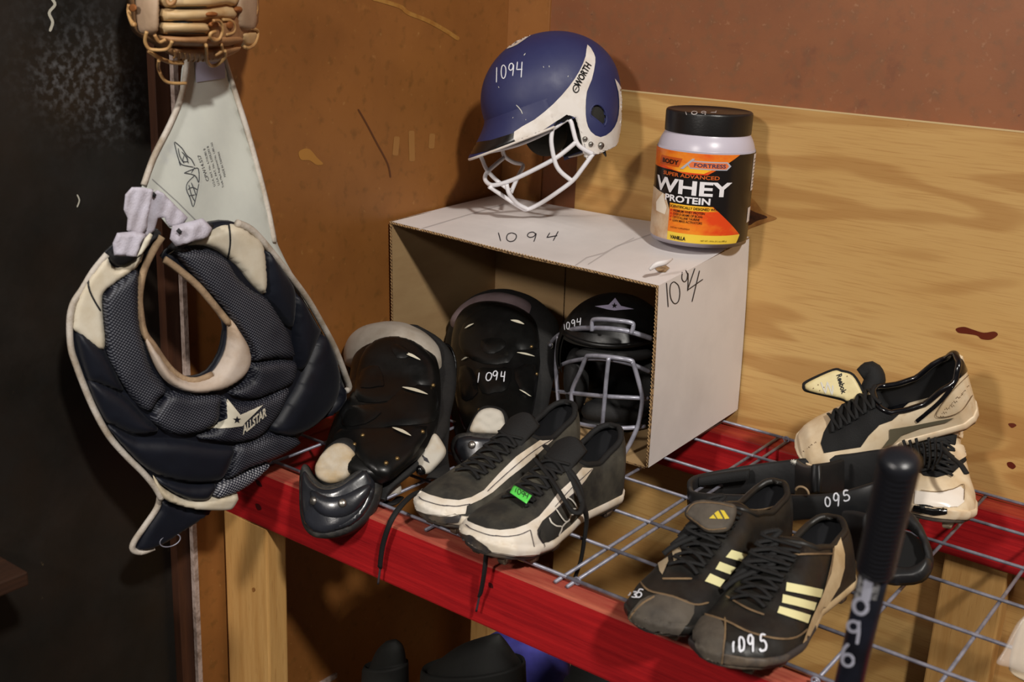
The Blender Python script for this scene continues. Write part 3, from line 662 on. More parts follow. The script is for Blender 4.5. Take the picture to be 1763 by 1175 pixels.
stroke('seam', [q2([(585, 32), (590, 90), (583, 150)])], 3, [sh2], m_blackfab, chest, sm=4); stroke('seam', [q2([(105, 205), (108, 260), (145, 330)])], 3, [sh1], m_blackfab, chest, sm=4)
lg = [meshes['D'], meshes['C'], meshes['E'], backing]
m_logo = mat('logo_cream', (206, 200, 182), .6)
patch('logo', q2([(512, 733), (582, 698), (579, 634), (624, 686), (702, 653), (640, 712), (632, 724), (560, 734)]), lg, m_logo, chest, .0012, 3)
def starpoly(cx, cy, r, rot=-90, k=.4): return [(cx+(r if i % 2 == 0 else r*k)*math.cos(math.radians(rot+36*i)), cy+(r if i % 2 == 0 else r*k)*math.sin(math.radians(rot+36*i))) for i in range(10)]
patch('logo_star', starpoly(407, 722.5, 7), lg, m_navy, chest, .002, 2)
o_, xe = q2([(634, 752), (714, 688)]); text_px('logo_lettering', 'ALLSTAR', o_, (xe[0]-o_[0], xe[1]-o_[1]), (-2, -13), lg, m_logo, chest, .04, .2)
# tail flap below with its ring
tail = puff('tail_flap', q2([(352, 962), (430, 996), (520, 1008), (545, 1002), (470, 1055), (400, 1102), (330, 1142), (285, 1150), (262, 1138), (300, 1060), (345, 1000)]), lambda u, v: csurf(u, v, -.012), .012, m_navy, chest, edge=12, step=6, sm=2, back=.004)
tube('piping', [csurf(u, v, -.008)[0] for u, v in cat(q2([(350, 960), (340, 1005), (300, 1065), (262, 1120), (256, 1148), (285, 1158), (330, 1142)]), 4)], .0042, m_pipe, chest, 8)
c0 = csurf(293, 931, .0)[0]
tube('ring', [c0+Vector((.004*math.cos(a), .0135*math.cos(a), .009*math.sin(a))) for a in [2*math.pi*k/24 for k in range(24)]], .0009, m_wire, chest, 6, closed=True)
# yoke of pale cloth
def q1(a): return [(x/2.448+100, y/2.448) for x, y in a]
m_cloth = mat('pale_yoke_cloth', (200, 204, 196), .8, col2=(188, 192, 186), scale=9, bump=.08, bscale=60, col3=(172, 176, 182), scale3=4)
def ysurf(u, v):
    x = -1.255+.075*max(0, min(1, (v-90)/380)); return onx(u, v, x), Vector((.98, -.15, 0)).normalized()
yoke = puff('yoke', q1([(545, 200), (690, 200), (725, 340), (790, 540), (840, 720), (880, 880), (930, 1035), (1000, 1175), (1060, 1300), (980, 1290), (800, 1090), (640, 1040), (560, 1010), (470, 960), (405, 870), (355, 790), (400, 660), (470, 520), (515, 400)]), ysurf, .002, m_cloth, chest, edge=6, step=9, sm=2, back=.002, bulge=lambda u, v, d: .0015*math.sin(u*.05+v*.013))
tube('yoke_binding', [ysurf(u, v)[0]+Vector((.002, 0, 0)) for u, v in cat(q1([(690, 230), (725, 340), (790, 540), (840, 720), (880, 880), (908, 1020)]), 4)], .004, m_pipe, chest, 6)
tube('yoke_binding', [ysurf(u, v)[0]+Vector((.002, 0, 0)) for u, v in cat(q1([(543, 240), (520, 390), (470, 520), (400, 660), (357, 780)]), 4)], .004, m_pipe, chest, 6)
patch('yoke_tab', q1([(575, 262), (700, 262), (703, 330), (580, 348)]), [yoke], mat('lavender_tab', (176, 176, 200), .8), yoke, .001, 5)
m_ink2 = mat('print_ink', (62, 66, 72), .7)
wing = [[(490, 598), (520, 625), (540, 655), (560, 672), (575, 700)], [(488, 600), (500, 650), (515, 690), (540, 700), (570, 705)], [(505, 625), (512, 660), (530, 690)], [(520, 640), (540, 665), (548, 690)], [(515, 700), (508, 680)], [(530, 655), (525, 680), (545, 680), (540, 660)],
 [(530, 730), (565, 715), (590, 712), (592, 770), (575, 740), (530, 730)], [(575, 705), (560, 730)], [(575, 740), (545, 770), (540, 800), (555, 835), (568, 872), (580, 830), (592, 775)], [(550, 780), (560, 820), (575, 850)], [(560, 770), (572, 800), (580, 825)], [(545, 800), (565, 790), (585, 800)], [(552, 825), (575, 822)]]
stroke('printed_wing', [q1(l) for l in wing], 1.5, [yoke], m_ink2, yoke, .0008, sm=3)
for s, a, b, h in (('CPW14.5S7', (636, 762), (598, 652), 5.0), ('U.S.A. PAT. No. 4,710,981 B', (662, 785), (618, 625), 3.2), ('U.S.A. PAT. No. 5,050,293 B', (680, 780), (632, 615), 3.2), ('Trade Mark Registered No. 1,081,162', (698, 790), (648, 600), 3.0), ('MADE IN TAIWAN', (706, 745), (678, 640), 3.2)):
    o_, e_ = q1([a, b]); text_px('printed_lettering', s, o_, (e_[0]-o_[0], e_[1]-o_[1]), (-h, 1.4*h/4), [yoke], m_ink2, yoke, 0)
stroke('stitching', [q1([(395, 755), (500, 850), (590, 940)])], 1.5, [yoke], mat('grey_thread', (140, 140, 140), .8), chest, .0006)
# elastic straps: flat bands
def band(name, pts, wd, m, par, th=.0016, up=None):
    """pts: (u, v, x) ; the band lies across the picture's horizontal by default"""
    P = cat([tuple(onx(u, v, x)) for u, v, x in pts], 6); U = Vector(up or (-.1, .99, 0)).normalized(); V = []; Fc = []
    for i, p in enumerate(P):
        t = (Vector(P[min(i+1, len(P)-1)])-Vector(P[max(i-1, 0)])).normalized(); s = (U-t*U.dot(t)).normalized(); n = s.cross(t).normalized(); p = Vector(p)
        for a, b in ((-1, -1), (-.5, -1.6), (.5, -1.6), (1, -1), (1, 1), (.5, 1.6), (-.5, 1.6), (-1, 1)): V.append(p+s*wd*.5*a+n*th*.5*b)
    k = 8
    for i in range(len(P)-1):
        for j in range(k): l = (j+1) % k; Fc.append((i*k+j, i*k+l, (i+1)*k+l, (i+1)*k+j))
    Fc.append(tuple(range(k-1, -1, -1))); Fc.append(tuple(range((len(P)-1)*k, len(P)*k)))
    return mesh(name, V, Fc, m, par)
def fp(name, pts, m, e, th=.002, edge=3): return puff(name, q1(pts), lambda u, v: (lambda a: (a[0]+a[1]*e, a[1]))(csurf(u, v)), th, m, chest, edge=edge, step=4, sm=0, back=.0015, bulge=lambda u, v, d: .0009*math.sin(u*.3+v*.1))
fp('elastic_strap', [(262, 802), (288, 772), (330, 772), (374, 782), (362, 850), (352, 905), (352, 940), (325, 978), (285, 962), (268, 950), (272, 900), (256, 865)], m_elastic, .030)
fp('elastic_strap', [(374, 786), (386, 800), (400, 790), (424, 802), (480, 862), (524, 905), (505, 935), (450, 945), (436, 925), (430, 905), (402, 908), (388, 960), (345, 992), (334, 965), (356, 925), (350, 855)], m_elastic, .020)
fp('strap_slider', [(226, 957), (300, 950), (346, 964), (322, 1000), (304, 1056), (214, 1050), (208, 1000)], m_elastic, .036, .006)
fp('strap_roll', [(455, 936), (575, 905), (612, 945), (590, 985), (470, 1022), (445, 990)], m_elastic, .026, .010, 8)
for c in ((380, 806), (466, 948)):
    fp('strap_hole', [(c[0]+a, c[1]+b) for a, b in ((-11, 0), (0, -12), (12, 2), (2, 14))], m_blackfab, .040 if c[0] > 400 else .026, .001, 2)
fp('buckle', [(345, 1000), (360, 960), (350, 952), (330, 975), (300, 1050), (320, 1040)], m_logo, .044, .003, 3)
# ------------------------------------------------------------------ the leather glove hanging above it
def q8(a): return [(x/7.342+220, y/7.342) for x, y in a]
def gx(u, v):
    a = (u-220)/225; b = (v+70)/190
    return -1.205+.075*math.sin(math.pi*max(0, min(1, a)))**.6*math.sin(math.pi*max(.0, min(1, b)))**.5
def gsurf(u, v, e=0.0): return onx(u, v, gx(u, v)+e), Vector((.93, -.3, .05)).normalized()
m_lea = mat('cream_leather', (206, 178, 134), .5, col2=(188, 150, 100), scale=14, bump=.2, bscale=70, col3=(150, 104, 60), scale3=22, lo3=.6, hi3=.8)
m_tanl = mat('tan_leather', (168, 124, 82), .6, col2=(134, 92, 56), scale=24, bump=.35, bscale=80)
m_grl = mat('worn_grey_leather', (178, 150, 124), .6, col2=(160, 134, 108), scale=20, bump=.3, bscale=90)
m_lace = mat('rawhide_lace', (192, 152, 98), .55, col2=(158, 112, 66), scale=30, bump=.2, bscale=120)
m_hole = mat('lace_hole', (140, 82, 34), .7)
glove = thing('baseball_glove', 'cream leather baseball glove with rawhide laces hanging above the chest protector', 'baseball glove', (-1.18, .95, .53))
core = puff('palm', q8([(60, -300), (300, -560), (1000, -620), (1500, -520), (1640, -200), (1640, 300), (1450, 560), (1250, 700), (1000, 760), (700, 730), (420, 560), (160, 400), (110, 150)]), lambda u, v: gsurf(u, v, -.022), .02, m_tanl, glove, edge=30, step=8, sm=3, back=.03)
def gp(name, pts, m, th=.01, e=0.0, edge=10): return puff(name, q8(pts), lambda u, v: gsurf(u, v, e), th, m, glove, edge=edge, step=4, sm=2, back=.008)
gp('thumb_panel', [(120, -300), (370, -330), (385, 200), (372, 400), (300, 440), (200, 420), (150, 380), (125, 200)], m_grl, .014, .0, 16)
s1 = gp('finger_panel', [(430, -420), (1350, -420), (1350, -140), (430, -140)], m_lea, .012)
s1 = gp('finger_panel', [(430, -130), (1350, -130), (1350, 88), (1230, 56), (1000, 92), (590, 98), (430, 60)], m_lea, .012)
s2 = gp('finger_panel', [(440, 112), (600, 118), (1000, 112), (1230, 78), (1350, 105), (1350, 238), (1050, 233), (960, 258), (455, 264)], m_lea, .010)
s3 = gp('finger_panel', [(440, 285), (960, 290), (1010, 320), (1000, 425), (500, 432), (435, 400)], m_lea, .010)
gp('little_finger', [(1350, -300), (1600, -300), (1625, 100), (1600, 350), (1540, 400), (1400, 380), (1355, 250)], m_grl, .014, -.004, 12)
gp('heel_pad', [(980, 300), (1180, 245), (1360, 250), (1400, 400), (1370, 560), (1180, 600), (1060, 560), (990, 430)], m_tanl, .012, -.002)
gp('roll', [(400, 445), (700, 455), (1000, 445), (1350, 430), (1450, 520), (1300, 575), (1100, 598), (560, 580), (440, 520)], m_tanl, .016, -.004)
gp('roll', [(550, 602), (1000, 604), (1200, 566), (1400, 560), (1392, 650), (1250, 722), (1100, 780), (900, 772), (700, 742), (560, 682)], m_tanl, .016, -.010)
gp('roll', [(1400, 400), (1620, 380), (1600, 560), (1480, 600), (1420, 520)], m_lea, .012, -.01)
for sgm, t in (([(470, 262), (960, 262), (1060, 232), (1340, 240)], s2), ([(500, 418), (980, 418)], s3), ([(600, 108), (980, 102), (1230, 68), (1340, 96)], s2), ([(480, 285), (950, 292)], s3), ([(600, 90), (1000, 84)], s1)):
    stroke('seam', [q8(sgm)], 1.6, [t], m_ink2, t, sm=2)
def glace(pts, e=.012, r=.0021): return tube('lace', [gsurf(u, v, e)[0] for u, v in cat(q8(pts), 5)], r, m_lace, glove, 7)
glace([(240, 400), (218, 520), (262, 610), (350, 632), (500, 618), (562, 520)]); glace([(262, 640), (400, 735), (550, 790), (700, 795)], .006, .0026); glace([(392, 760), (388, 860), (440, 985), (530, 1048), (735, 1052)], .012, .0021)
glace([(340, 440), (400, 530), (480, 500)], .012); glace([(1110, 400), (1050, 420), (1042, 470), (1090, 512), (1160, 490), (1196, 400), (1190, 310), (1150, 262), (1080, 262)], .020, .0020)
glace([(988, 560), (1000, 760), (1060, 832), (1150, 805), (1228, 720), (1228, 640)], .014, .0022); glace([(1200, 250), (1300, 260), (1350, 330), (1330, 410), (1240, 440)], .012, .0020)
glace([(1180, 560), (1190, 640), (1100, 700)], .014); glace([(1540, 360), (1630, 380), (1640, 450), (1600, 560), (1530, 606), (1470, 592)], .008, .0022); glace([(20, 60), (14, 160), (60, 300), (90, 310)], .004, .0028); glace([(1590, 200), (1625, 120), (1600, -60)], .008, .003)
glace([(480, -60), (520, 50), (580, 30), (610, -60)], .014, .0024)
for k in range(13):
    x = 590+k*62; b = 700+60*math.sin(math.pi*(k+1)/11) if k < 10 else 700-20*(k-10)
    glace([(x, b-80), (x+10, b-10), (x-14, b+18)], .004, .0013)
for c, a, b in (((1065, 180), 75, 32), ((1090, 310), 62, 40), ((1290, 320), 50, 62), ((1400, 120), 55, 40), ((70, 100), 45, 50)):
    e = [(c[0]+a*math.cos(t), c[1]+b*math.sin(t)) for t in [2*math.pi*k/12 for k in range(12)]]
    puff('lace_knot', q8(e), lambda u, v: gsurf(u, v, .012), .004, m_hole, glove, edge=4, step=3, sm=0, back=.004)
# ------------------------------------------------------------------ the blue batting helmet with its white face cage
def q3(a): return [(p[0]/3.357+780, p[1]/3.357+30)+tuple(p[2:]) for p in a]
HO = ony(945, 165, 1.568); HS = (HO-CAM).dot(_fw)/F_PX
hd = ray(945, 165).normalized(); hX = (_r2-hd*_r2.dot(hd)).normalized(); hY = -hd.cross(hX); hY = hY if hY.z > 0 else -hY
_p, _y = math.radians(20), math.radians(12)
HF = (hX*-math.cos(_p)-hY*math.sin(_p))*math.cos(_y)-hd*math.sin(_y); HU = (hX*-math.sin(_p)+hY*math.cos(_p)); HR = HF.cross(HU)
if HR.dot(hd) > 0: HR = -HR
def hpt(f, r, u): return HO+(HF*f+HR*r+HU*u)*HS           # in photograph pixels at the helmet
def onr(u, v, r):
    d = ray(u, v); return CAM+d*((r-(CAM-HO).dot(HR))/d.dot(HR))
HA, HB, HC = 119, 96, 106
def dome(th, u, k=1.0):
    """th: angle about the vertical, 0 = front; u height"""
    s = math.sqrt(max(0, 1-(u/HC)**2)) if u > 0 else 1-.10*(abs(u)/116)**2
    a = HA if math.cos(th) > 0 else HA*1.05*(1.0 if u > 0 else 1-.25*(abs(u)/116)**1.6)
    e = 2.2; c, sn = math.cos(th), math.sin(th); rr = (abs(c)**e+abs(sn)**e)**(-1/e)
    f = a*c*rr*s*k; r = HB*sn*rr*s*k
    bump = 6*math.exp(-((f+62)/34)**2-((u+62)/36)**2)*(1 if r > 0 else -1)
    return f, r+bump, u*k
def in_shell(f, u, edge=0):
    if u > -48+edge*0: return True
    if f > -14+ (u+48)*-.10: return False
    return u > -118+max(0, (-f-72))*1.0
def in_hole(f, u):
    x, y = f+50, u+60; return x*x/15**2+y*y/20**2 < 1 and x-.7*y < 10
m_blue = mat('matte_blue_helmet', (38, 43, 88), .48, col2=(43, 48, 92), scale=14, bump=.03, bscale=300, col3=(104, 108, 140), scale3=34, lo3=.72, hi3=.84, rvar=.15)
m_wpl = mat('scuffed_white_plastic', (226, 220, 214), .4, col2=(206, 194, 180), scale=20, col3=(160, 130, 100), scale3=30, lo3=.7, hi3=.85)
m_foam = mat('dark_foam', (34, 32, 26), .8, bump=.3, bscale=200); m_blk = mat('gloss_black', (12, 12, 13), .22, coat=.3)
helmet = thing('batting_helmet', 'matte blue batting helmet with white face cage standing on the white box', 'helmet', hpt(0, 0, -118))
def shell_geo(k, hole=True, nth=180, nu=130, lo=-118):
    V = []; Fc = []; idx = {}
    us = [HC*math.sin(math.pi/2*(1-i/50)) for i in range(50)]+[lo*i/80 for i in range(81)]
    pts = [[dome(2*math.pi*j/nth, u, k) for j in range(nth)] for u in us]
    for i, row in enumerate(pts):
        for j, p in enumerate(row): V.append(hpt(*p))
    for i in range(len(us)-1):
        for j in range(nth):
            l = (j+1) % nth; q = [pts[i][j], pts[i+1][j], pts[i+1][l], pts[i][l]]
            f = sum(p[0] for p in q)/4; u = sum(p[2] for p in q)/4; r = sum(p[1] for p in q)/4
            if not in_shell(f, u) or (hole and in_hole(f, u)): continue
            Fc.append((i*nth+j, (i+1)*nth+j, (i+1)*nth+l, i*nth+l))
    return V, Fc
def compact(V, Fc):
    used = sorted({i for f in Fc for i in f}); m = {i: k for k, i in enumerate(used)}; return [V[i] for i in used], [tuple(m[i] for i in f) for f in Fc]
def thick(V, Fc, inner):
    V, Fc = compact(V, Fc); n = len(V); return V, Fc
vo, fo_ = shell_geo(1.0); vi, fi_ = shell_geo(.955)
n = len(vo); ec = {}
for f in fo_:
    for a, b in zip(f, f[1:]+f[:1]): ec[(a, b)] = 1
Fs = list(fo_)+[tuple(i+n for i in reversed(f)) for f in fo_]
for (a, b) in ec:
    if (b, a) not in ec: Fs.append((b, a, a+n, b+n))
Vs, Fs = compact(vo+vi, Fs)
shell = sharp(mesh('shell', Vs, Fs, m_blue, helmet), 60)
vi, fi_ = shell_geo(.95, hole=False); vi, fi_ = compact(vi, fi_); liner = mesh('liner', vi, fi_, m_foam, helmet)
# brim
V = []; NA, NB = 40, 10
for s in (0, 1):
    for i in range(NA+1):
        al = math.radians(-78+156*i/NA); f0, r0, _ = dome(al, -4); w_ = max(0, math.cos(al*1.12))**.8
        f1, r1, _ = dome(al, -44)
        for j in range(NB+1):
            t = j/NB; f = f0+(f1-f0)*t+w_*(50*t**1.25); r = r0+(r1-r0)*t+math.sin(al)*3*t; u = -2-44*t-4*w_*t+ (3 if s else 0)*0
            V.append(hpt(f, r, u-(4.0 if s else 0)))
I = lambda i, j, s: s*(NA+1)*(NB+1)+i*(NB+1)+j; Fc = []
for i in range(NA):
    for j in range(NB): Fc += [(I(i, j, 0), I(i, j+1, 0), I(i+1, j+1, 0), I(i+1, j, 0)), (I(i, j, 1), I(i+1, j, 1), I(i+1, j+1, 1), I(i, j+1, 1))]
    Fc += [(I(i, NB, 0), I(i, NB, 1), I(i+1, NB, 1), I(i+1, NB, 0)), (I(i, 0, 0), I(i+1, 0, 0), I(i+1, 0, 1), I(i, 0, 1))]
for i in (0, NA):
    for j in range(NB): Fc.append((I(i, j, 0), I(i, j+1, 0), I(i, j+1, 1), I(i, j, 1)))
brim = sharp(mesh('brim', V, Fc, m_blue, helmet), 50)
rimv = [V[I(i, NB, 1)] for i in range(NA+1)]
tube('brim_edging', rimv, .0022, m_wpl, helmet, 6)
HOB = [shell, brim]
wp = [(775, 160), (812, 210), (820, 260), (800, 360), (772, 430), (765, 520), (770, 600), (795, 660), (850, 692), (910, 660), (945, 600), (957, 520), (952, 430), (932, 355), (975, 420), (1000, 500), (1000, 590), (970, 670), (930, 760), (860, 830), (780, 840), (745, 800), (728, 720), (716, 650), (708, 592), (672, 566), (600, 598), (480, 680), (400, 715), (366, 728), (355, 662), (470, 592), (580, 500), (670, 400), (730, 310), (765, 225)]
wh = patch('white_panel', q3(wp), HOB, m_wpl, shell, .0012, 3.5, sm=2)
patch('front_badge', q3([(262, 192), (290, 160), (350, 122), (420, 100), (490, 82), (430, 118), (370, 160), (310, 184)]), HOB, m_wpl, shell, .0008, 3, sm=2)
patch('brim_band', q3([(80, 795), (120, 725), (220, 710), (352, 668), (362, 728), (240, 762), (130, 790)]), HOB, m_blk, brim, .0008, 3)
patch('hinge_window', q3([(600, 600), (655, 562), (685, 575), (695, 600), (660, 590), (610, 625), (560, 650)]), HOB+[wh], m_blk, helmet, .002, 3)
stroke('number_mark', digits([('1', q3([(250, 290)])[0], (3, 0), (-.5, 26)), ('0', q3([(278, 278)])[0], (9.5, -1), (0, 23)), ('9', q3([(320, 268)])[0], (11, -1), (0, 22)), ('4', q3([(365, 258)])[0], (13, 0), (0, 27))]), 1.7, HOB, mat('paint_pen_white', (220, 222, 230), .6), shell, .001)
for k, l in enumerate(([(410, 222), (419, 210)], [(522, 284), (524, 292)], [(555, 280), (556, 290)], [(662, 345), (666, 338)], [(366, 506), (380, 520), (395, 540), (402, 558)], [(345, 583), (350, 578)], [(420, 590), (422, 594)], [(264, 400), (268, 408)])):
    stroke('chip', [q3(l)], 1.6, HOB, mat('chip_white', (196, 196, 190), .6) if k == 0 else bpy.data.materials['chip_white'], helmet, .0009)
a_, b_ = q3([(730, 405), (800, 275)]); text_px('brand_lettering', 'WORTH', a_, (b_[0]-a_[0], b_[1]-a_[1]), (-9.8, -5.6), HOB+[wh], m_blk, wh, .03, .15, off=.0012)
c = q3([(710, 412)])[0]; ringp = [(c[0]+5*math.cos(t), c[1]+6.6*math.sin(t)) for t in [2*math.pi*k/16 for k in range(17)]]
stroke('brand_mark', [ringp], 1.8, HOB+[wh], m_blk, wh, .0012); stroke('brand_mark', [[(c[0]-2, c[1]+3), (c[0]+2, c[1]-3)]], 1.6, HOB+[wh], m_blk, wh, .0012)
m_steel = mat('steel_screw', (150, 146, 140), .35, .9)
for cx, cy, r in ((762, 702, 14), (795, 732, 14), (853, 740, 19)):
    u, v = q3([(cx, cy)])[0]; h = hit(u, v, [shell, wh])
    if h: mesh('screw', *lathe_geo([(.001, .0035), (r*.00024, .003), (r*.00028, .0005), (r*.00028, -.002)], h[0], h[1], 20), m_steel, helmet)
def dsurf(f, u, side=1, k=1.0):
    a, b = 0.001, math.pi-.001
    for _ in range(30):
        m = (a+b)/2
        if dome(m, u)[0] > f: a = m
        else: b = m
    p = dome((a+b)/2, u); return hpt(p[0]*k, side*p[1]*k, p[2]*k)
hp = []
for k in range(28):
    a = 2*math.pi*k/28; x, y = 15*math.cos(a), 20*math.sin(a)
    if x-.7*y > 10: e = (x-.7*y-10)/1.49; x -= e; y += .7*e
    hp.append(dsurf(x-50, y-60, 1, .985))
tube('ear_hole_rim', hp, .0019, m_blue, helmet, 6, closed=True)
for sd in (1, -1):
    e = [(-14, -50), (-16, -70), (-19, -95), (-20, -112), (-30, -118), (-50, -118), (-72, -117), (-88, -102), (-104, -86)]
    e = [(-14-(abs(u+48))*-.10 if i < 4 else f, u) for i, (f, u) in enumerate(e)]
    tube('shell_edge', [dsurf(f, u, sd, .985) for f, u in cat(e, 4)], .0021, m_wpl, helmet, 6)
m_cage = mat('white_coated_wire', (232, 230, 234), .35, coat=.2)
def hb(pts, r=.0036, name='cage_bar'): return tube(name, [onr(u, v, rr) for u, v, rr in cat(q3(pts), 5)], r, m_cage, helmet, 8)
hb([(808, 790, .086), (740, 752, .0885), (712, 715, .0885), (694, 650, .0885), (680, 602, .088), (655, 592, .086), (575, 645, .08), (470, 697, .062), (380, 733, .04), (290, 758, .0), (200, 778, -.03), (160, 790, -.04), (172, 830, -.045), (195, 880, -.044), (250, 940, -.04), (330, 1002, -.028)])
hb([(712, 720, .0885), (650, 772, .08), (580, 822, .07), (450, 890, .045), (330, 945, .02), (235, 970, .0), (192, 950, -.02), (186, 915, -.035), (212, 880, -.045), (292, 812, -.07)])
hb([(285, 765, -.07), (300, 805, -.075), (350, 838, -.082), (404, 855, -.086), (375, 920, -.07), (335, 1012, -.045)])
hb([(575, 645, .08), (568, 720, .078), (588, 830, .072), (620, 890, .068), (688, 946, .062)])
hb([(808, 790, .086), (750, 870, .078), (690, 945, .064), (590, 1020, .04), (500, 1078, .002), (430, 1110, -.016), (390, 1098, -.018), (300, 1040, -.014), (208, 978, .0)])
hb([(310, 965, .018), (325, 1020, .015), (370, 1075, -.004), (430, 1108, -.016)])
# padding inside, far ear flap seen through the opening, chin strap snap
V_, F_ = lathe_geo(cat([(.001, .020), (.022, .018), (.034, .008), (.036, -.004), (.03, -.008), (.001, -.008)], 3), hpt(15, -62, -62), HR, 28); mesh('jaw_pad', V_, F_, m_foam, helmet)
V_, F_ = lathe_geo(cat([(.001, .012), (.02, .011), (.026, .004), (.026, -.006), (.001, -.006)], 3), hpt(-40, 52, -88), HR, 24); mesh('jaw_pad', V_, F_, m_foam, helmet)
tube('strap_snap', [onr(q[0], q[1], .07) for q in q3([(868, 765), (876, 785), (884, 805)])], [.004, .0025, .001], m_blk, helmet, 6)
# ------------------------------------------------------------------ the two shin guards
def q5(a): return [(p[0]/2.554+500, p[1]/2.554+480)+tuple(p[2:]) for p in a]
def loft(st, nrm, hf, hb, seg=28, e=2.0, sub=4):
    """st: (uL, vL, uR, vR, y) pixel pairs at depth y; an arched shell between them, bulging along nrm"""
    S = cat(st, sub); V = []; Fc = []; N = Vector(nrm); m = seg*2
    for s in S:
        L = ony(s[0], s[1], s[4]); R = ony(s[2], s[3], s[4]); c = (L+R)/2; w_ = (R-L)/2; n = (N-w_*(N.dot(w_)/w_.length_squared)).normalized()*w_.length
        H = s[5] if len(s) > 5 else hf
        for k in range(m):
            a = math.pi*k/seg; ca, sa = math.cos(a), math.sin(a); ex = 2/e
            x = math.copysign(abs(ca)**ex, ca); y = math.copysign(abs(sa)**ex, sa)
            V.append(c-w_*x+n*y*(H if y > 0 else hb))
    for i in range(len(S)-1):
        for k in range(m):
            l = (k+1) % m; Fc.append((i*m+k, (i+1)*m+k, (i+1)*m+l, i*m+l))
    Fc.append(tuple(range(m))); Fc.append(tuple(range((len(S)-1)*m+m-1, (len(S)-1)*m-1, -1)))
    return V, Fc
m_pl = mat('scuffed_black_plastic', (12, 12, 12), .27, col2=(18, 18, 17), scale=20, bump=.08, bscale=24, rvar=.2, coat=.06, col3=(56, 54, 48), scale3=40, lo3=.7, hi3=.88, spec=.3, bdist=.004)
m_pad = mat('black_padding', (16, 16, 17), .75, bump=.3, bscale=160, col2=(28, 27, 26), scale=20)
m_bandw = mat('grey_white_band', (176, 170, 160), .6, col2=(150, 140, 126), scale=16); m_bandp = mat('mauve_grey_band', (128, 112, 116), .7, col2=(108, 92, 94), scale=16)
m_liner = mat('stained_white_lining', (196, 190, 178), .75, col2=(178, 156, 122), scale=16, bump=.15, bscale=50)
m_slit = mat('ivory_slit', (206, 200, 180), .5); m_brass = mat('brass_rivet', (140, 116, 76), .35, .8); m_toe = mat('worn_toe_plastic', (30, 31, 35), .2, col2=(46, 48, 56), scale=9, bump=.12, bscale=40, col3=(120, 116, 108), scale3=60, lo3=.68, hi3=.85, coat=.3, spec=.5, rvar=.2, bdist=.004)
m_rim = mat('rubber_rim', (34, 34, 34), .6, col2=(80, 76, 70), scale=50, lo=.5, hi=.8, bump=.3, bscale=150)
NS = (.45, -.72, .52)
g1 = thing('shin_guard', "black plastic catcher's shin guard lying with its toe flap over the red beam", 'shin guard', ony(600, 800, 1.08), "catcher's shin guards")
st = q5([(0, 0)]); 
def S5(L): return [q5([(a, b)])[0]+q5([(c, d)])[0]+tuple(r) for a, b, c, d, *r in L]
pad1 = mesh('padding', *loft(S5([(395, 215, 560, 205, 1.345), (300, 262, 655, 262, 1.34), (262, 340, 712, 345, 1.325), (262, 440, 722, 460, 1.29), (240, 560, 700, 580, 1.24), (210, 660, 668, 700, 1.18), (185, 760, 560, 830, 1.12), (170, 860, 440, 930, 1.075), (190, 930, 420, 975, 1.06)]), NS, .24, .30), m_pad, g1)
band1 = mesh('knee_band', *loft(S5([(400, 205, 520, 200, 1.325), (330, 236, 590, 236, 1.318), (285, 285, 645, 292, 1.31), (266, 345, 662, 352, 1.30), (270, 395, 660, 405, 1.295)]), NS, .62, .2), m_bandw, g1)
sh_1 = mesh('shell', *loft(S5([(440, 243, 510, 245, 1.308), (372, 262, 580, 272, 1.303), (325, 305, 628, 326, 1.293), (300, 370, 652, 390, 1.278), (285, 470, 660, 495, 1.255), (248, 575, 652, 610, 1.205), (215, 665, 625, 705, 1.165), (190, 735, 570, 780, 1.12), (172, 790, 500, 838, 1.085), (205, 850, 450, 880, 1.065), (290, 880, 400, 905, 1.055)]), NS, .62, .15), m_pl, g1)
O1 = [sh_1]
def plates(pls, O, g, lift=.004):
    r = []
    for p in pls: r.append(patch('plate', q5(p), O, m_pl, g, .001, 5, sm=2, lift=lift))
    return [x for x in r if x]
P1 = plates([[(335, 305), (420, 255), (530, 268), (612, 335), (645, 400), (640, 475), (560, 468), (440, 538), (330, 545), (285, 520), (296, 400)], [(252, 562), (420, 548), (480, 480), (560, 476), (640, 490), (645, 600), (600, 640), (440, 650), (300, 678), (228, 640)], [(222, 664), (430, 657), (600, 650), (560, 755), (430, 880), (330, 825), (262, 742), (184, 722)]], O1, g1)
O1b = O1+P1
plates([[(315, 402), (388, 385), (412, 465), (392, 474), (308, 480)], [(240, 590), (270, 560), (370, 568), (400, 590), (330, 640), (232, 648)], [(440, 290), (500, 300), (530, 340), (470, 350)]], O1b, g1, .003)
def slits(L, O, g):
    for a, b, w_ in L:
        a, b = q5([a])[0], q5([b])[0]; n = Vector((-(b[1]-a[1]), b[0]-a[0])).normalized()*w_; m = ((a[0]+b[0])/2, (a[1]+b[1])/2)
        patch('slit', [a, (m[0]+n.x*-1, m[1]+n.y*-1), b, (m[0]+n.x*.3, m[1]+n.y*.3)], O, m_slit, O[0], .0022, 2, sm=4)
slits([((490, 325), (572, 362), 3.5), ((490, 482), (603, 514), 4), ((447, 660), (530, 697), 4)], O1b, g1)
def rivets(L, O, g, m=m_brass, r=.0042):
    for a in L:
        u, v = q5([a])[0]; h = hit(u, v, O)
        if h: mesh('rivet', *lathe_geo([(.0006, .0022), (r*.6, .0018), (r, .0004), (r, -.002)], h[0], h[1], 14), m, g)
rivets([(628, 470), (582, 674), (470, 792), (421, 812), (281, 730), (318, 690)], O1b+[pad1], g1, r=.0032)
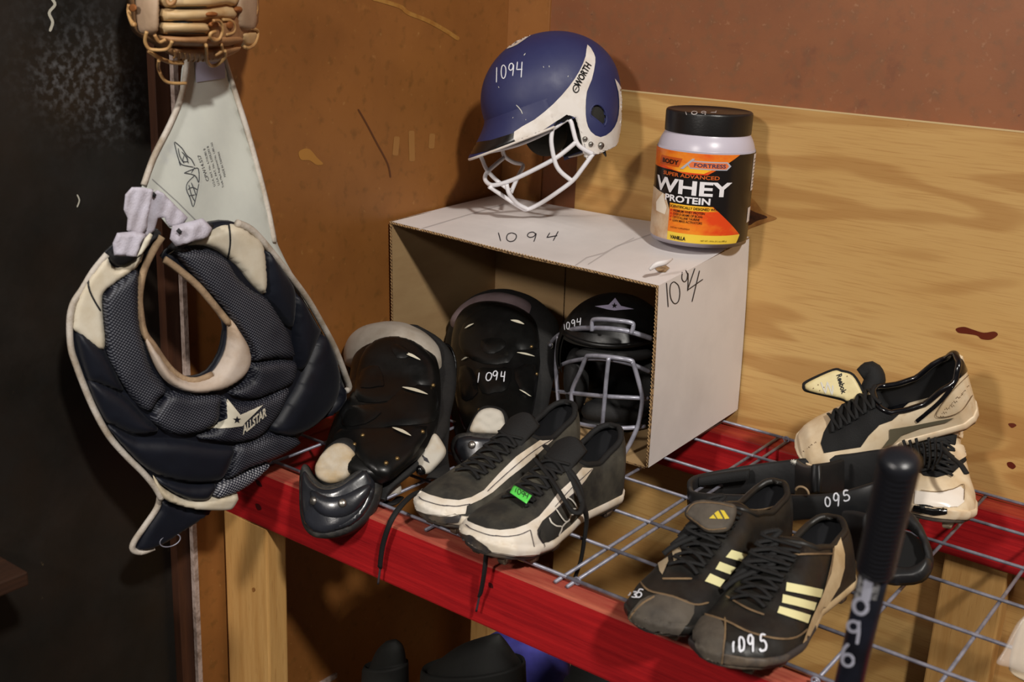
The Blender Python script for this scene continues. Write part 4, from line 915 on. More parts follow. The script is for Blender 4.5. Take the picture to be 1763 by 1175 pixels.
# ankle gap with pale lining, toe flap
def plane_surf(p0, n):
    p0 = Vector(p0); n = Vector(n).normalized()
    def f(u, v): d = ray(u, v); return CAM+d*((p0-CAM).dot(n)/d.dot(n)), n
    return f
def shift(f, e): return lambda u, v: (lambda a: (a[0]+a[1]*e, a[1]))(f(u, v))
def dented(f, pts, cu, cv, R, amp):
    return lambda u, v, d: amp*math.exp(-((u-cu)**2+(v-cv)**2)/R**2)
toe_s = plane_surf(ony(585, 870, 1.022), (.42, -.78, .46))
puff('ankle_pad', q5([(95, 850), (130, 760), (190, 705), (250, 700), (320, 760), (345, 830), (320, 900), (200, 940), (110, 900)]), shift(toe_s, -.014), .018, m_pad, g1, edge=14, step=6, back=.02)
puff('lining', q5([(113, 840), (135, 785), (185, 735), (240, 728), (286, 768), (284, 800), (268, 860), (232, 890), (180, 902), (130, 882)]), shift(toe_s, .006), .006, m_liner, g1, edge=10, step=4, bulge=lambda u, v, d: .002*noise.noise(Vector((u*.08, v*.12, 0))))
tc_ = (plane_surf(ony(585, 870, 1.022), (.42, -.78, .46)))
toe_out = [(45, 850), (72, 818), (112, 878), (165, 912), (225, 905), (290, 860), (345, 826), (385, 845), (403, 900), (396, 965), (362, 1045), (300, 1105), (220, 1138), (130, 1142), (72, 1105), (46, 1040), (40, 940)]
tr = puff('toe_rim', q5(toe_out), tc_, .006, m_rim, g1, edge=6, step=5, back=.004, bulge=lambda u, v, d: .020*(1-((u-587)/75)**2))
tcap = puff('toe_cap', q5([(60, 868), (80, 850), (112, 892), (165, 925), (230, 918), (295, 875), (345, 842), (372, 862), (384, 905), (376, 960), (342, 1035), (288, 1085), (215, 1118), (135, 1122), (82, 1088), (62, 1035), (55, 940)]), shift(tc_, .004), .010, m_toe, g1, edge=12, step=3.5, bulge=lambda u, v, d: .020*(1-((u-587)/75)**2))
TC = [tcap]
patch('toe_ridge', q5([(95, 930), (165, 960), (240, 950), (310, 915), (352, 905), (340, 960), (290, 1020), (225, 1050), (150, 1045), (105, 1010), (92, 970)]), TC, m_toe, tcap, .001, 3, sm=3, lift=.006)
patch('toe_ridge', q5([(368, 900), (362, 965), (320, 1040), (260, 1085), (190, 1100), (250, 1068), (310, 1015), (345, 950)]), TC, m_toe, tcap, .001, 3, sm=3, lift=.004)
rivets([(100, 978), (228, 988)], TC+[bpy.data.objects['toe_ridge']], g1, m_steel, .0058)
# pale strap ends and black webbing at the side of this guard
ps = plane_surf(ony(740, 780, 1.14), (.6, -.72, .3))
wl1 = puff('strap_end', q5([(632, 682), (668, 720), (684, 770), (640, 830), (596, 862), (552, 828), (560, 790), (600, 740)]), ps, .006, m_liner, g1, edge=8, step=5)
patch('ink_scribble', q5([(580, 775), (592, 785), (602, 790), (612, 812), (600, 806), (588, 800)]), [wl1], m_ink, wl1, .0008, 2)
puff('strap_buckle', q5([(550, 825), (575, 818), (595, 840), (588, 862), (560, 860)]), shift(ps, .005), .006, m_blk, g1, edge=5, step=4)
puff('strap_end', q5([(400, 915), (440, 878), (468, 880), (488, 930), (462, 960), (400, 968)]), plane_surf(ony(672, 845, 1.10), (.5, -.8, .3)), .006, m_liner, g1, edge=8, step=5)
tube('strap', [ony(*q5([(400, 985)])[0], 1.10), ony(*q5([(450, 990)])[0], 1.10), ony(*q5([(480, 965)])[0], 1.13)], .007, m_pad, g1, 8, sm=3, flat=.4)
for a in ([(668, 400, 1.33), (678, 440, 1.33), (672, 462, 1.33)], [(655, 285, 1.35), (700, 300, 1.37), (725, 370, 1.37), (722, 460, 1.36)]):
    tube('strap', [ony(*q5([p])[0]) for p in a], .005, m_blk if a[0][0] == 655 else m_steel, g1, 6, sm=4, flat=.5)
V_, F_ = loft(S5([(660, 560, 700, 560, 1.28), (655, 640, 700, 640, 1.24), (640, 760, 690, 760, 1.19), (620, 840, 700, 850, 1.15), (600, 880, 690, 880, 1.13)]), NS, .5, .5, 12); mesh('side_padding', V_, F_, m_pad, g1)
# second guard, inside the box
g2 = thing('shin_guard', "black plastic catcher's shin guard with 1094 painted on it standing inside the white box", 'shin guard', ony(865, 740, 1.30), "catcher's shin guards")
pad2 = mesh('padding', *loft(S5([(860, 62, 985, 52, 1.605), (800, 95, 1060, 78, 1.60), (740, 160, 1130, 130, 1.58), (705, 250, 1180, 210, 1.555), (690, 380, 1170, 360, 1.505), (700, 500, 1140, 520, 1.455), (720, 620, 1110, 660, 1.395), (740, 720, 1050, 760, 1.335), (770, 790, 980, 810, 1.295)]), NS, .45, .16), m_pad, g2)
band2 = mesh('knee_band', *loft(S5([(880, 73, 975, 72, 1.57), (815, 100, 1040, 96, 1.565), (758, 148, 1085, 142, 1.56), (724, 205, 1104, 195, 1.55), (735, 240, 1092, 232, 1.545)]), NS, .6, .2), m_bandp, g2)
sh_2 = mesh('shell', *loft(S5([(880, 108, 950, 106, 1.545), (815, 125, 1020, 132, 1.54), (765, 165, 1070, 176, 1.53), (738, 230, 1095, 240, 1.515), (726, 330, 1100, 340, 1.485), (732, 440, 1088, 450, 1.445), (745, 540, 1072, 560, 1.40), (760, 620, 1045, 640, 1.35), (780, 680, 980, 700, 1.315)]), NS, .62, .12), m_pl, g2)
O2 = [sh_2]
P2 = plates([[(790, 160), (860, 122), (960, 120), (1040, 170), (1085, 240), (1085, 310), (1000, 315), (960, 370), (850, 375), (760, 330), (742, 250)], [(812, 402), (900, 395), (972, 398), (952, 488), (900, 502), (842, 504)], [(745, 390), (800, 400), (825, 500), (770, 540), (745, 500)], [(985, 400), (1075, 380), (1070, 520), (1010, 490)]], O2, g2)
P2 += plates([[(840, 270), (930, 265), (945, 300), (895, 330), (850, 322)]], O2+P2, g2, .003)
slits([((968, 186), (1027, 204), 3.5), ((995, 328), (1072, 345), 2.5), ((1005, 492), (1056, 522), 2.2), ((770, 222), (810, 200), 2.0), ((755, 362), (790, 345), 2.0)], O2+P2, g2)
rivets([(830, 578), (1060, 300), (1082, 420)], O2+P2+[pad2], g2, r=.003)
a_ = q5([(828, 415), (862, 415), (890, 408), (925, 410)])
stroke('number_mark', digits([('1', a_[0], (3, 0), (-2, 17)), ('0', a_[1], (11, 0), (-2, 14)), ('9', a_[2], (10, 0), (-1, 16)), ('4', a_[3], (9, 0), (-1, 18))]), 1.8, O2+P2, bpy.data.materials['paint_pen_white'], sh_2, .0012)
t2s = plane_surf(ony(835, 770, 1.265), (.5, -.75, .45))
puff('ankle_pad', q5([(780, 660), (830, 575), (880, 560), (940, 580), (965, 640), (960, 700), (860, 710), (780, 700)]), shift(t2s, .004), .010, m_pad, g2, edge=10, step=5)
puff('lining', q5([(795, 655), (830, 592), (880, 574), (930, 590), (945, 640), (942, 682), (860, 686), (800, 680)]), shift(t2s, .016), .005, m_liner, g2, edge=8, step=4, bulge=lambda u, v, d: .002*noise.noise(Vector((u*.08, v*.12, 0))))
tr2 = puff('toe_rim', q5([(708, 730), (735, 692), (800, 684), (900, 694), (1000, 690), (1020, 740), (990, 810), (900, 860), (800, 860), (740, 820), (715, 780)]), shift(t2s, .010), .006, m_rim, g2, edge=6, step=5, bulge=lambda u, v, d: .02*(1-((u-840)/65)**2))
tcap2 = puff('toe_cap', q5([(724, 735), (745, 706), (800, 698), (900, 708), (985, 704), (1002, 740), (975, 800), (895, 845), (805, 845), (752, 808), (728, 770)]), shift(t2s, .014), .010, m_toe, g2, edge=10, step=4, bulge=lambda u, v, d: .02*(1-((u-840)/65)**2))
rivets([(798, 732)], [tcap2], g2, m_steel, .0058)
0 and tube('lace_tab', [ony(*q5([p])[0], 1.46) for p in ((1100, 300), (1160, 330), (1150, 480), (1120, 600))], .012, m_pad, g2, 8, sm=4, flat=.5)
# ------------------------------------------------------------------ the catcher's helmet with its grey wire mask, in the box
def q6(a): return [(p[0]/3.458+900, p[1]/3.458+480)+tuple(p[2:]) for p in a]
KO = ony(1058, 610, 1.525); KS = (KO-CAM).dot(_fw)/F_PX
kd = ray(1058, 610).normalized(); kX = _r2-kd*_r2.dot(kd); kX.normalize(); kY = Vector((0, 0, 1)); kY = (kY-kX*kY.dot(kX)).normalized(); kN = kX.cross(kY); kN = kN if kN.dot(kd) < 0 else -kN
def kpt(x, y, n): return KO+(kX*x+kY*y+kN*n)*KS
m_mbl = mat('dusty_black_shell', (13, 13, 14), .3, col2=(24, 23, 22), scale=24, rvar=.2, bump=.05, bscale=60)
mh = thing('catcher_helmet', "black catcher's helmet with a grey wire face mask at the right inside the white box", 'helmet', kpt(0, -150, 0))
def kdome(th, ph, a=102, b=96, c=107):
    x = a*math.cos(ph)*math.sin(th); n = b*math.cos(ph)*math.cos(th); y = c*math.sin(ph); return x, y, n
V = []; Fc = []; NT, NP = 96, 48
for i in range(NP+1):
    ph = math.pi/2-(math.pi/2+.25)*i/NP
    for j in range(NT): V.append(kpt(*kdome(2*math.pi*j/NT, ph)))
for i in range(NP):
    for j in range(NT):
        l = (j+1) % NT; x, y, n = kdome(2*math.pi*(j+.5)/NT, math.pi/2-(math.pi/2+.25)*(i+.5)/NP)
        if n > 30 and y < 42+.0008*x*x: continue
        Fc.append((i*NT+j, (i+1)*NT+j, (i+1)*NT+l, i*NT+l))
V, Fc = compact(V, Fc); skull = mesh('shell', V, Fc, m_mbl, mh)
V = []; Fc = []
for i in range(NP+1):
    ph = math.pi/2-(math.pi/2+.25)*i/NP
    for j in range(NT): V.append(kpt(*kdome(2*math.pi*j/NT, ph, 97, 91, 102)))
for i in range(NP):
    for j in range(NT):
        l = (j+1) % NT; x, y, n = kdome(2*math.pi*(j+.5)/NT, math.pi/2-(math.pi/2+.25)*(i+.5)/NP)
        if n > 30 and y < 38: continue
        Fc.append((i*NT+j, i*NT+l, (i+1)*NT+l, (i+1)*NT+j))
V, Fc = compact(V, Fc); mesh('liner', V, Fc, m_foam, mh)
tube('shell_rim', [kpt(x, 42+.0008*x*x, math.sqrt(max(0, 1-((42+.0008*x*x)/107)**2-(x/102)**2))*96+1) for x in range(-84, 85, 8)], .004, m_mbl, mh, 8)
# face pads and jaw
def kpad(name, c, r, ax, m=m_pad):
    V, F_ = lathe_geo([(math.sin(a), math.cos(a)) for a in [math.pi*(.02+.96*k/14) for k in range(15)]], (0, 0, 0), (0, 0, 1), 28)
    return mesh(name, [kpt(c[0]+v.x*r[0], c[1]+v.y*r[1], c[2]+v.z*r[2]) for v in V], F_, m, mh)
kpad('cheek_pad', (-66, -40, 18), (22, 56, 40), 0); kpad('cheek_pad', (62, -40, 18), (22, 56, 40), 0); kpad('chin_pad', (0, -92, 34), (58, 26, 30), 0)
kpad('brow_pad', (0, 20, 62), (66, 15, 16), 0); kpad('back_plate', (0, -40, -50), (78, 74, 34), 0, m_mbl); kpad('jaw_shell', (0, -112, 10), (74, 22, 56), 0, m_mbl)
def ky(u, d=0): return 1.412+.07*((u-1052)/100)**2+d
m_mwire = mat('silver_grey_wire', (172, 172, 186), .35, .3, coat=.2, col2=(140, 140, 152), scale=50)
def kb(pts, r=.0034, d=0, name='cage_bar', sub=5): return tube(name, [ony(u, v, ky(u, d+e)) for u, v, e in cat([p if len(p) > 2 else p+(0,) for p in q6(pts)], sub)], r, m_mwire, mh, 8)
kb([(168, 385, .02), (210, 342), (290, 304), (420, 294), (540, 300), (650, 320), (770, 358)], .0040, .012)
kb([(412, 312), (413, 262), (432, 242), (540, 246), (645, 262), (658, 285), (645, 326)], .0034, .006)
kb([(214, 345), (202, 450), (200, 560), (210, 700), (220, 812)], .0036, .006)
kb([(180, 556, .02), (230, 515), (300, 490), (400, 477), (520, 482), (640, 508), (760, 556)], .0034, .008)
kb([(302, 868), (292, 760), (296, 660), (340, 560), (376, 474), (400, 460), (510, 466), (636, 486), (660, 512), (692, 620), (712, 705), (704, 790), (684, 880), (640, 980), (600, 1048), (568, 1070)], .0036, 0)
kb([(512, 468), (496, 620), (484, 760), (468, 918)], .0034, -.003)
kb([(98, 568, .06), (130, 600, .03), (180, 662, .01), (300, 682), (480, 700), (620, 708), (752, 714)], .0034, .004); kb([(300, 855), (400, 878), (500, 888), (620, 890), (728, 880)], .0034, .004)
kb([(98, 568, .06), (130, 548, .05), (175, 560, .03), (190, 550, .02)], .0036, .0); kb([(168, 392, .02), (128, 440, .03), (118, 490, .04), (120, 540, .04), (136, 552, .04)], .0030, .0)
c = q6([(165, 398)])[0]; c3 = ony(c[0], c[1], ky(c[0], .02)); tube('buckle_ring', [c3+Vector((.005*math.cos(a), 0, .005*math.sin(a))) for a in [2*math.pi*k/14 for k in range(14)]], .0012, m_steel, mh, 6, closed=True)
patch('logo', q6([(430, 167), (512, 158), (550, 118), (584, 165), (662, 184), (592, 188), (545, 192), (505, 186)]), [skull], mat('lilac_logo', (176, 168, 196), .5), skull, .001, 3)
patch('logo_star', starpoly(*q6([(545, 166)])[0], 5), [skull], m_mbl, skull, .002, 2)
a_ = q6([(246, 272), (262, 262), (290, 248), (322, 240)])
stroke('number_mark', digits([('1', a_[0], (2, 0), (1, 10)), ('0', a_[1], (6, -1), (0, 12)), ('9', a_[2], (7, -1), (1, 12)), ('4', a_[3], (9, -2), (0, 13))]), 1.5, [skull], bpy.data.materials['paint_pen_white'], skull, .001)
# ------------------------------------------------------------------ the shoes
def interp(tab, x):
    for (a, b), (c, d) in zip(tab, tab[1:]):
        if x <= c:
            t = (x-a)/(c-a) if c > a else 0; t = t*t*(3-2*t)*.35+t*.65; return b+(d-b)*t
    return tab[-1][1]
W_T = [(0, 0), (.012, .30), (.04, .50), (.10, .66), (.25, .68), (.42, .68), (.58, .86), (.72, 1.0), (.84, .97), (.93, .80), (.975, .54), (.993, .28), (1, 0)]
ZT_T = [(0, .98), (.06, 1.0), (.14, .86), (.26, .74), (.36, .84), (.44, .92), (.54, .78), (.66, .60), (.78, .46), (.90, .38), (.97, .28), (1, .16)]
ZB_T = [(0, .10), (.2, .10), (.4, .10), (.7, .06), (.85, .08), (1, .16)]
class Shoe:
    def __init__(s, T, H, W, Hh, up=(0, 0, 1), bend=.0, wt=W_T, zt=ZT_T, zb=ZB_T, gap=.17, gs=(.025, .42), flip=1):
        s.H = Vector(H); s.X = (Vector(T)-s.H); s.L = s.X.length; s.X.normalize(); u = Vector(up); s.Z = (u-s.X*u.dot(s.X)).normalized(); s.Y = s.Z.cross(s.X)
        s.W, s.Hh, s.bend, s.wt, s.zt, s.zb, s.gap, s.gs, s.flip = W, Hh, bend, wt, zt, zb, gap, gs, flip
    def P(s, x, y, z): return s.H+s.X*(x*s.L)+s.Y*(y*s.W/2+s.bend*s.W*math.sin(math.pi*x)**2)+s.Z*(z*s.Hh)
    def S(s, x, t, off=0.0, k=1.0):
        w = interp(s.wt, x)*k; zt = interp(s.zt, x); zb = interp(s.zb, x); a = math.pi*t; e = .62 if x < .45 else .62+.25*min(1, (x-.45)/.3)
        c = math.cos(a); y = w*math.copysign(abs(c)**e, c); z = zb+(zt-zb)*(math.sin(a)**e if math.sin(a) > 0 else 0)
        if k < 1: z = zb+(z-zb)*(.5+.5*k)
        p = s.P(x, y, z)
        if off:
            d = 1e-3; p1 = s.S(min(1, x+d), t); p0 = s.S(max(0, x-d), t); q1 = s.S(x, min(1, t+d)); q0 = s.S(x, max(0, t-d)); n = (p1-p0).cross(q1-q0)
            if n.length > 0:
                n.normalize(); c0 = s.P(x, 0, (zb+zt)/2*.8)
                if n.dot(p-c0) < 0: n = -n
                p = p+n*off
        return p
    def open(s, x, t): return s.gs[0] < x < s.gs[1] and abs(t-.5) < s.gap*min(1, (x-s.gs[0])/.05)**.5*min(1, (s.gs[1]-x)/.06)**.5
    def build(s, g, m_up, m_in, m_sole, m_bot, m_collar, m_tongue, m_lace_, cleatm, sole_h=.10, tongue=None, laces=True, nx=110, nt=72, ls=(.47, .72), lw=.1, rows=6, sole2=None):
        xs = [.5-.5*math.cos(math.pi*i/nx) for i in range(nx+1)]; ts = [j/nt for j in range(nt+1)]
        def grid(k, flipf, drop=True, xmax=2):
            V = [s.S(x, t, 0, k) for x in xs for t in ts]; Fc = []
            for i in range(nx):
                for j in range(nt):
                    xm, tm = (xs[i]+xs[i+1])/2, (ts[j]+ts[j+1])/2
                    if (drop and s.open(xm, tm)) or xm > xmax: continue
                    q = (i*(nt+1)+j, i*(nt+1)+j+1, (i+1)*(nt+1)+j+1, (i+1)*(nt+1)+j); Fc.append(tuple(reversed(q)) if flipf else q)
            return compact(V, Fc)
        up = mesh('upper', *grid(1, False), m_up, g); inn = mesh('lining', *grid(.93, True, xmax=.62), m_in, g)
        # collar roll
        rim = []
        n = 26
        for i in range(n+1): x = s.gs[0]+.004+(s.gs[1]-.008-s.gs[0])*(.5-.5*math.cos(math.pi*i/n)); rim.append((x, .5-s.gap*min(1, (x-s.gs[0])/.05)**.5*min(1, (s.gs[1]-x)/.06)**.5))
        loop = [s.S(x, t, 0, .97) for x, t in rim]+[s.S(x, 1-t, 0, .97) for x, t in reversed(rim)]
        tube('collar', loop, .0042, m_collar, g, 10, closed=True)
        # insole
        V = []; Fc = []
        for i, x in enumerate(xs): w = interp(s.wt, x)*.9; z = interp(s.zb, x)+.06; V += [s.P(x, -w, z), s.P(x, 0, z-.01), s.P(x, w, z)]
        for i in range(nx): k = i*3; Fc += [(k, k+1, k+4, k+3), (k+1, k+2, k+5, k+4)]
        mesh('insole', V, Fc, m_in, g)
        # sole: closed slab following the outline
        V = []; Fc = []; prof = [(.90, -sole_h*.55), (1.0, -sole_h*.45), (1.05, -.01), (1.045, .05), (.99, .065)]; K = len(prof)*2
        for x in xs:
            zb = interp(s.zb, x); w = interp(s.wt, x); x2 = (x-.5)*1.012+.5
            row = [s.P(x2, -w*a, zb+b) for a, b in prof]+[s.P(x2, w*a, zb+b) for a, b in reversed(prof)]; V += row
        for i in range(nx):
            for j in range(K): l = (j+1) % K; Fc.append((i*K+j, (i+1)*K+j, (i+1)*K+l, i*K+l))
        sole = mesh('sole', V, Fc, [m_sole, sole2 or m_sole], g, fm=[0 if xs[q//K] < .55 else 1 for q in range(len(Fc))])
        # cleat plate and cleats
        V = []; Fc = []; prof = [(.80, -sole_h*1.0), (.90, -sole_h*.9), (.94, -sole_h*.5), (.7, -sole_h*.4)]; K = len(prof)*2
        for x in xs:
            zb = interp(s.zb, x); w = interp(s.wt, x); arch = .05*math.exp(-((x-.38)/.1)**2)
            V += [s.P(x, -w*a, zb+b+arch) for a, b in prof]+[s.P(x, w*a, zb+b+arch) for a, b in reversed(prof)]
        for i in range(nx):
            for j in range(K): l = (j+1) % K; Fc.append((i*K+j, (i+1)*K+j, (i+1)*K+l, i*K+l))
        mesh('outsole', V, Fc, m_bot, g)
        for x, y in ((.06, .0), (.16, -.5), (.16, .5), (.62, -.72), (.62, .72), (.78, -.78), (.78, .78), (.9, -.45), (.9, .45), (.74, 0)):
            zb = interp(s.zb, x)-sole_h*.9; c = [s.P(x+a*.032, y*interp(s.wt, x)/max(.5, interp(s.wt, x))*.85+b*.14, zb+h) for h, q in ((-.11, .75), (.03, 1)) for a, b in ((-q, -q), (q, -q), (q, q), (-q, q))]
            mesh('cleat', *hexa_geo(c, .0012), cleatm, g)
        if tongue is None: tongue = [(.60, .58), (.52, .76), (.46, .90), (.40, 1.00), (.37, 1.05)]
        if tongue:
            V = []; Fc = []; R = cat(tongue, 5); m = 12
            for i, (x, z) in enumerate(R):
                wd = .40+.06*i/len(R) - .10*max(0, (i-len(R)+5)/4)**2; 
                for j in range(m+1):
                    y = -1+2*j/m; V.append(s.P(x, y*wd, z-.10*y*y))
            n1 = len(V)
            tdir = s.P(1, 0, 0)-s.P(0, 0, 0); tdir.normalize()
            V += [v-(tdir*.8+s.Z*.3)*.006 for v in V]
            for i in range(len(R)-1):
                for j in range(m): a = i*(m+1)+j; q = (a, a+1, a+m+2, a+m+1); Fc.append(q); Fc.append(tuple(k+n1 for k in reversed(q)))
            bd = [i*(m+1) for i in range(len(R))]+[(len(R)-1)*(m+1)+j for j in range(1, m+1)]+[i*(m+1)+m for i in range(len(R)-2, -1, -1)]
            for a, b in zip(bd, bd[1:]): Fc.append((a, b, b+n1, a+n1))
            mesh('tongue', V, Fc, m_tongue, g)
        if laces:
            for r in range(rows):
                x0 = ls[0]+(ls[1]-ls[0])*r/(rows-1); dx = (ls[1]-ls[0])/(rows-1)
                for sg in (-1, 1):
                    pts = [s.S(min(.99, x0+dx*.5*(1+sg*a)*.9), .5-a*lw, .0035+.0035*(1-abs(a))) for a in (-1, -.6, -.2, .2, .6, 1)]
                    tube('lace', pts, .0030, m_lace_, g, 6, sm=2, flat=.6)
        return up, sole
m_lacek = mat('black_lace', (14, 14, 15), .8, bump=.4, bscale=500); m_inn = mat('dark_lining', (14, 15, 20), .85)
m_dust = mat('dusty_black_suede', (36, 35, 32), .75, col2=(84, 80, 68), scale=15, lo=.42, hi=.72, bump=.15, bscale=120, col3=(110, 100, 84), scale3=30, lo3=.66, hi3=.85)
m_rand = mat('dirty_white_rand', (228, 220, 208), .5, col2=(208, 192, 168), scale=18, col3=(140, 116, 88), scale3=28, lo3=.64, hi3=.82)
m_cleat = mat('muddy_cleat', (120, 100, 82), .8, col2=(90, 74, 60), scale=60, bump=.4, bscale=150); m_plate = mat('muddy_black_plate', (56, 52, 52), .6, col2=(104, 90, 74), scale=28, lo=.45, hi=.7, bump=.3, bscale=80)
def band_patch(name, pts, O, m, g, **k): return patch(name, pts, O, m, g, **k)
def loose(name, pts, r, m, g, sm=5, flat=.5): return tube(name, pts, r, m, g, 6, sm=sm, flat=flat)
# -- the two black and white cleats at the front
def q7(a): return [(p[0]/3.79+690, p[1]/3.79+690)+tuple(p[2:]) for p in a]
ua = []
for nm, T, H, lab_ in (('a', (822, 940, .034), (1054, 822, .034), 'black and white baseball cleat with a green 1094 tag on its laces'), ('b', (740, 889, .034), (978, 778, .034), 'black and white baseball cleat without a tag, between the tagged cleat and the shin guards')):
    Tp = onz(*T[:2], T[2]); Hp = onz(*H[:2], H[2])
    g = thing('baseball_cleat', lab_, 'shoe', (Tp+Hp)/2-Vector((0, 0, .03)), 'pair of black and white cleats')
    zt = [(0, .98), (.06, 1.0), (.14, .88), (.26, .74), (.36, .80), (.44, .84), (.54, .70), (.66, .55), (.78, .46), (.90, .40), (.97, .31), (1, .2)]
    s = Shoe(Tp-Vector((0, 0, .012)), Hp-Vector((0, 0, .024)), .108, .103, up=(0, 0, 1), zt=zt); up, sole = s.build(g, m_dust, m_inn, m_rand, m_plate, m_lacek, m_lacek, m_lacek, m_cleat, sole_h=.13)
    ua.append((g, s, up, sole))
gA, sA, uA, soA = ua[0]; gB, sB, uB, soB = ua[1]
m_line = mat('dark_print_line', (60, 54, 60), .6)
OA = [uA, soA]; OB = [uB, soB]
def mapA(dx, dy, pts): return [(u+dx, v+dy) for u, v in pts]
randA = q7([(370, 840), (385, 780), (430, 745), (440, 790), (490, 815), (560, 840), (650, 850), (740, 840), (820, 812), (900, 760), (960, 690), (1030, 600), (1110, 525), (1180, 440), (1250, 445), (1200, 520), (1140, 590), (1070, 650), (990, 730), (920, 790), (885, 850), (895, 900), (930, 945), (900, 1000), (760, 1010), (600, 985), (480, 900), (400, 870)])
RA = patch('rand_panel', randA, OA, m_rand, uA, .0014, 4)
randB = q7([(65, 670), (90, 600), (135, 560), (130, 590), (190, 620), (280, 645), (380, 655), (460, 635), (540, 590), (640, 480), (750, 370), (860, 290), (925, 248), (990, 258), (900, 340), (800, 430), (700, 510), (600, 600), (520, 650), (430, 690), (420, 740), (300, 750), (150, 735), (80, 710)])
RB = patch('rand_panel', randB, OB, m_rand, uB, .0014, 4)
for nm, O, g, ls_ in (('a', OA, gA, [[(430, 815), (480, 845), (580, 880), (680, 892), (770, 880), (840, 850)], [(840, 850), (866, 960)], [(900, 835), (885, 870), (900, 905), (935, 950)], [(1000, 700), (1120, 560), (1240, 450)], [(960, 770), (1010, 715), (1140, 590), (1190, 530)]]), ('b', OB, gB, [[(125, 634), (160, 655), (260, 685), (360, 695), (450, 680)], [(560, 600), (700, 470), (860, 330), (985, 256)]])):
    for l in ls_: stroke('print_line', [q7(l)], 1.3, O, m_line, g, off=.0026, sm=4)
patch('muddy_front', q7([(368, 850), (410, 868), (470, 885), (530, 925), (565, 950), (590, 985), (560, 1000), (470, 985), (395, 950), (372, 900)]), OA+[RA], m_plate, soA, .002, 4)
patch('muddy_front', q7([(66, 690), (110, 715), (170, 738), (260, 752), (350, 755), (400, 745), (380, 790), (280, 800), (150, 790), (85, 750)]), OB+[RB], m_plate, soB, .002, 4)
m_logow = mat('logo_white', (214, 210, 200), .6)
for l in ([(1125, 592), (1160, 605), (1180, 650), (1178, 690), (1160, 690)], [(1125, 592), (1130, 610), (1150, 640), (1160, 690)], [(1080, 635), (1110, 655), (1138, 700), (1110, 705)], [(1005, 715), (1055, 785), (1085, 780), (1100, 745), (1150, 735)], [(962, 770), (975, 800), (1005, 820), (1040, 825), (1018, 880)], [(1040, 825), (1060, 800), (1085, 780)]):
    stroke('logo_line', [q7(l)], 2.2, OA, m_logow, uA, off=.003, sm=3)
patch('side_panel', q7([(905, 850), (950, 800), (975, 775), (985, 810), (1040, 826), (1020, 880), (960, 920), (930, 940), (900, 890)]), OA, m_dust, uA, .0022, 4)
m_green = mat('green_tape', (96, 226, 92), .5)
tg = q7([(738, 550), (712, 600), (820, 672), (856, 620)])
tg_s = plane_surf(sA.S(.66, .5, .012), sA.S(.66, .5, .05)-sA.S(.66, .5, .0))
gt = puff('green_tag', tg, tg_s, .0006, m_green, gA, edge=2, step=4, sm=0, back=.0006)
stroke('number_mark', digits([('1', q7([(752, 570)])[0], (1, 1), (-2, 8)), ('0', q7([(765, 575)])[0], (6, 3), (-2, 9)), ('9', q7([(790, 590)])[0], (6, 3), (-2, 9)), ('4', q7([(812, 602)])[0], (7, 3), (-2, 9))]), 1.2, [gt], m_ink, gt, .0006)
def on_(pts): return [onz(u, v, z) for u, v, z in pts]
loose('loose_lace', on_([(938, 768, .10), (968, 800, .095), (990, 835, .08), (1004, 870, .06), (1010, 895, .03), (1006, 930, .0), (1000, 965, -.03), (990, 995, -.05)]), .0042, m_lacek, gA)
loose('loose_lace', on_([(920, 790, .10), (945, 820, .09), (965, 850, .08), (985, 880, .06), (1000, 880, .06), (1002, 850, .07), (985, 815, .09), (955, 790, .10)]), .0034, m_lacek, gA)
loose('loose_lace', [ony(u, v, y) for u, v, y in ((838, 945, 1.012), (834, 985, 1.012), (829, 1015, 1.016), (826, 1026, 1.018))], .0042, m_lacek, gA); loose('lace_tip', [ony(u, v, y) for u, v, y in ((826, 1024, 1.018), (820, 1053, 1.02))], .0016, m_line, gA, flat=1)
loose('loose_lace', [ony(u, v, y) for u, v, y in ((745, 842, 1.12), (715, 850, 1.08), (690, 872, 1.04), (672, 900, 1.018), (659, 940, 1.018), (654, 978, 1.02))], .0042, m_lacek, gB); loose('lace_tip', [ony(u, v, y) for u, v, y in ((655, 976, 1.02), (651, 1006, 1.02))], .0016, m_line, gB, flat=1)
# -- the two black cleats with three yellowish stripes
def qa(a): return [(p[0]/2.974+1050, p[1]/2.974+780)+tuple(p[2:]) for p in a]
m_bleath = mat('scuffed_black_leather', (24, 23, 22), .4, col2=(38, 36, 32), scale=24, bump=.15, bscale=90, col3=(86, 76, 62), scale3=34, lo3=.68, hi3=.86, rvar=.2)
m_toeg = mat('scuffed_toe_cap', (84, 76, 66), .75, col2=(60, 54, 48), scale=26, bump=.3, bscale=120); m_tan = mat('tan_worn_edge', (128, 104, 74), .75, col2=(96, 76, 54), scale=40)
m_soleW = mat('yellowed_sole', (206, 184, 146), .5, col2=(176, 150, 112), scale=20); m_stripe = mat('pale_yellow_stripe', (228, 222, 168), .45); m_stripe2 = mat('dirty_stripe', (170, 152, 124), .6)
zt = [(0, .96), (.05, 1.0), (.12, .9), (.24, .78), (.34, .84), (.42, .86), (.54, .70), (.66, .54), (.78, .44), (.90, .38), (.97, .30), (1, .18)]
T1 = onz(1236, 1152, .022); H1 = onz(1441, 994, .018)
gC = thing('baseball_cleat', 'scuffed black leather cleat with 1095 on its toe and three bright stripes on its side', 'shoe', (T1+H1)/2-Vector((0, 0, .02)), 'pair of black striped cleats')
zc = [(0, .96), (.05, 1.0), (.12, .93), (.22, .86), (.34, 1.0), (.42, 1.06), (.54, .90), (.66, .70), (.78, .56), (.90, .46), (.97, .36), (1, .2)]
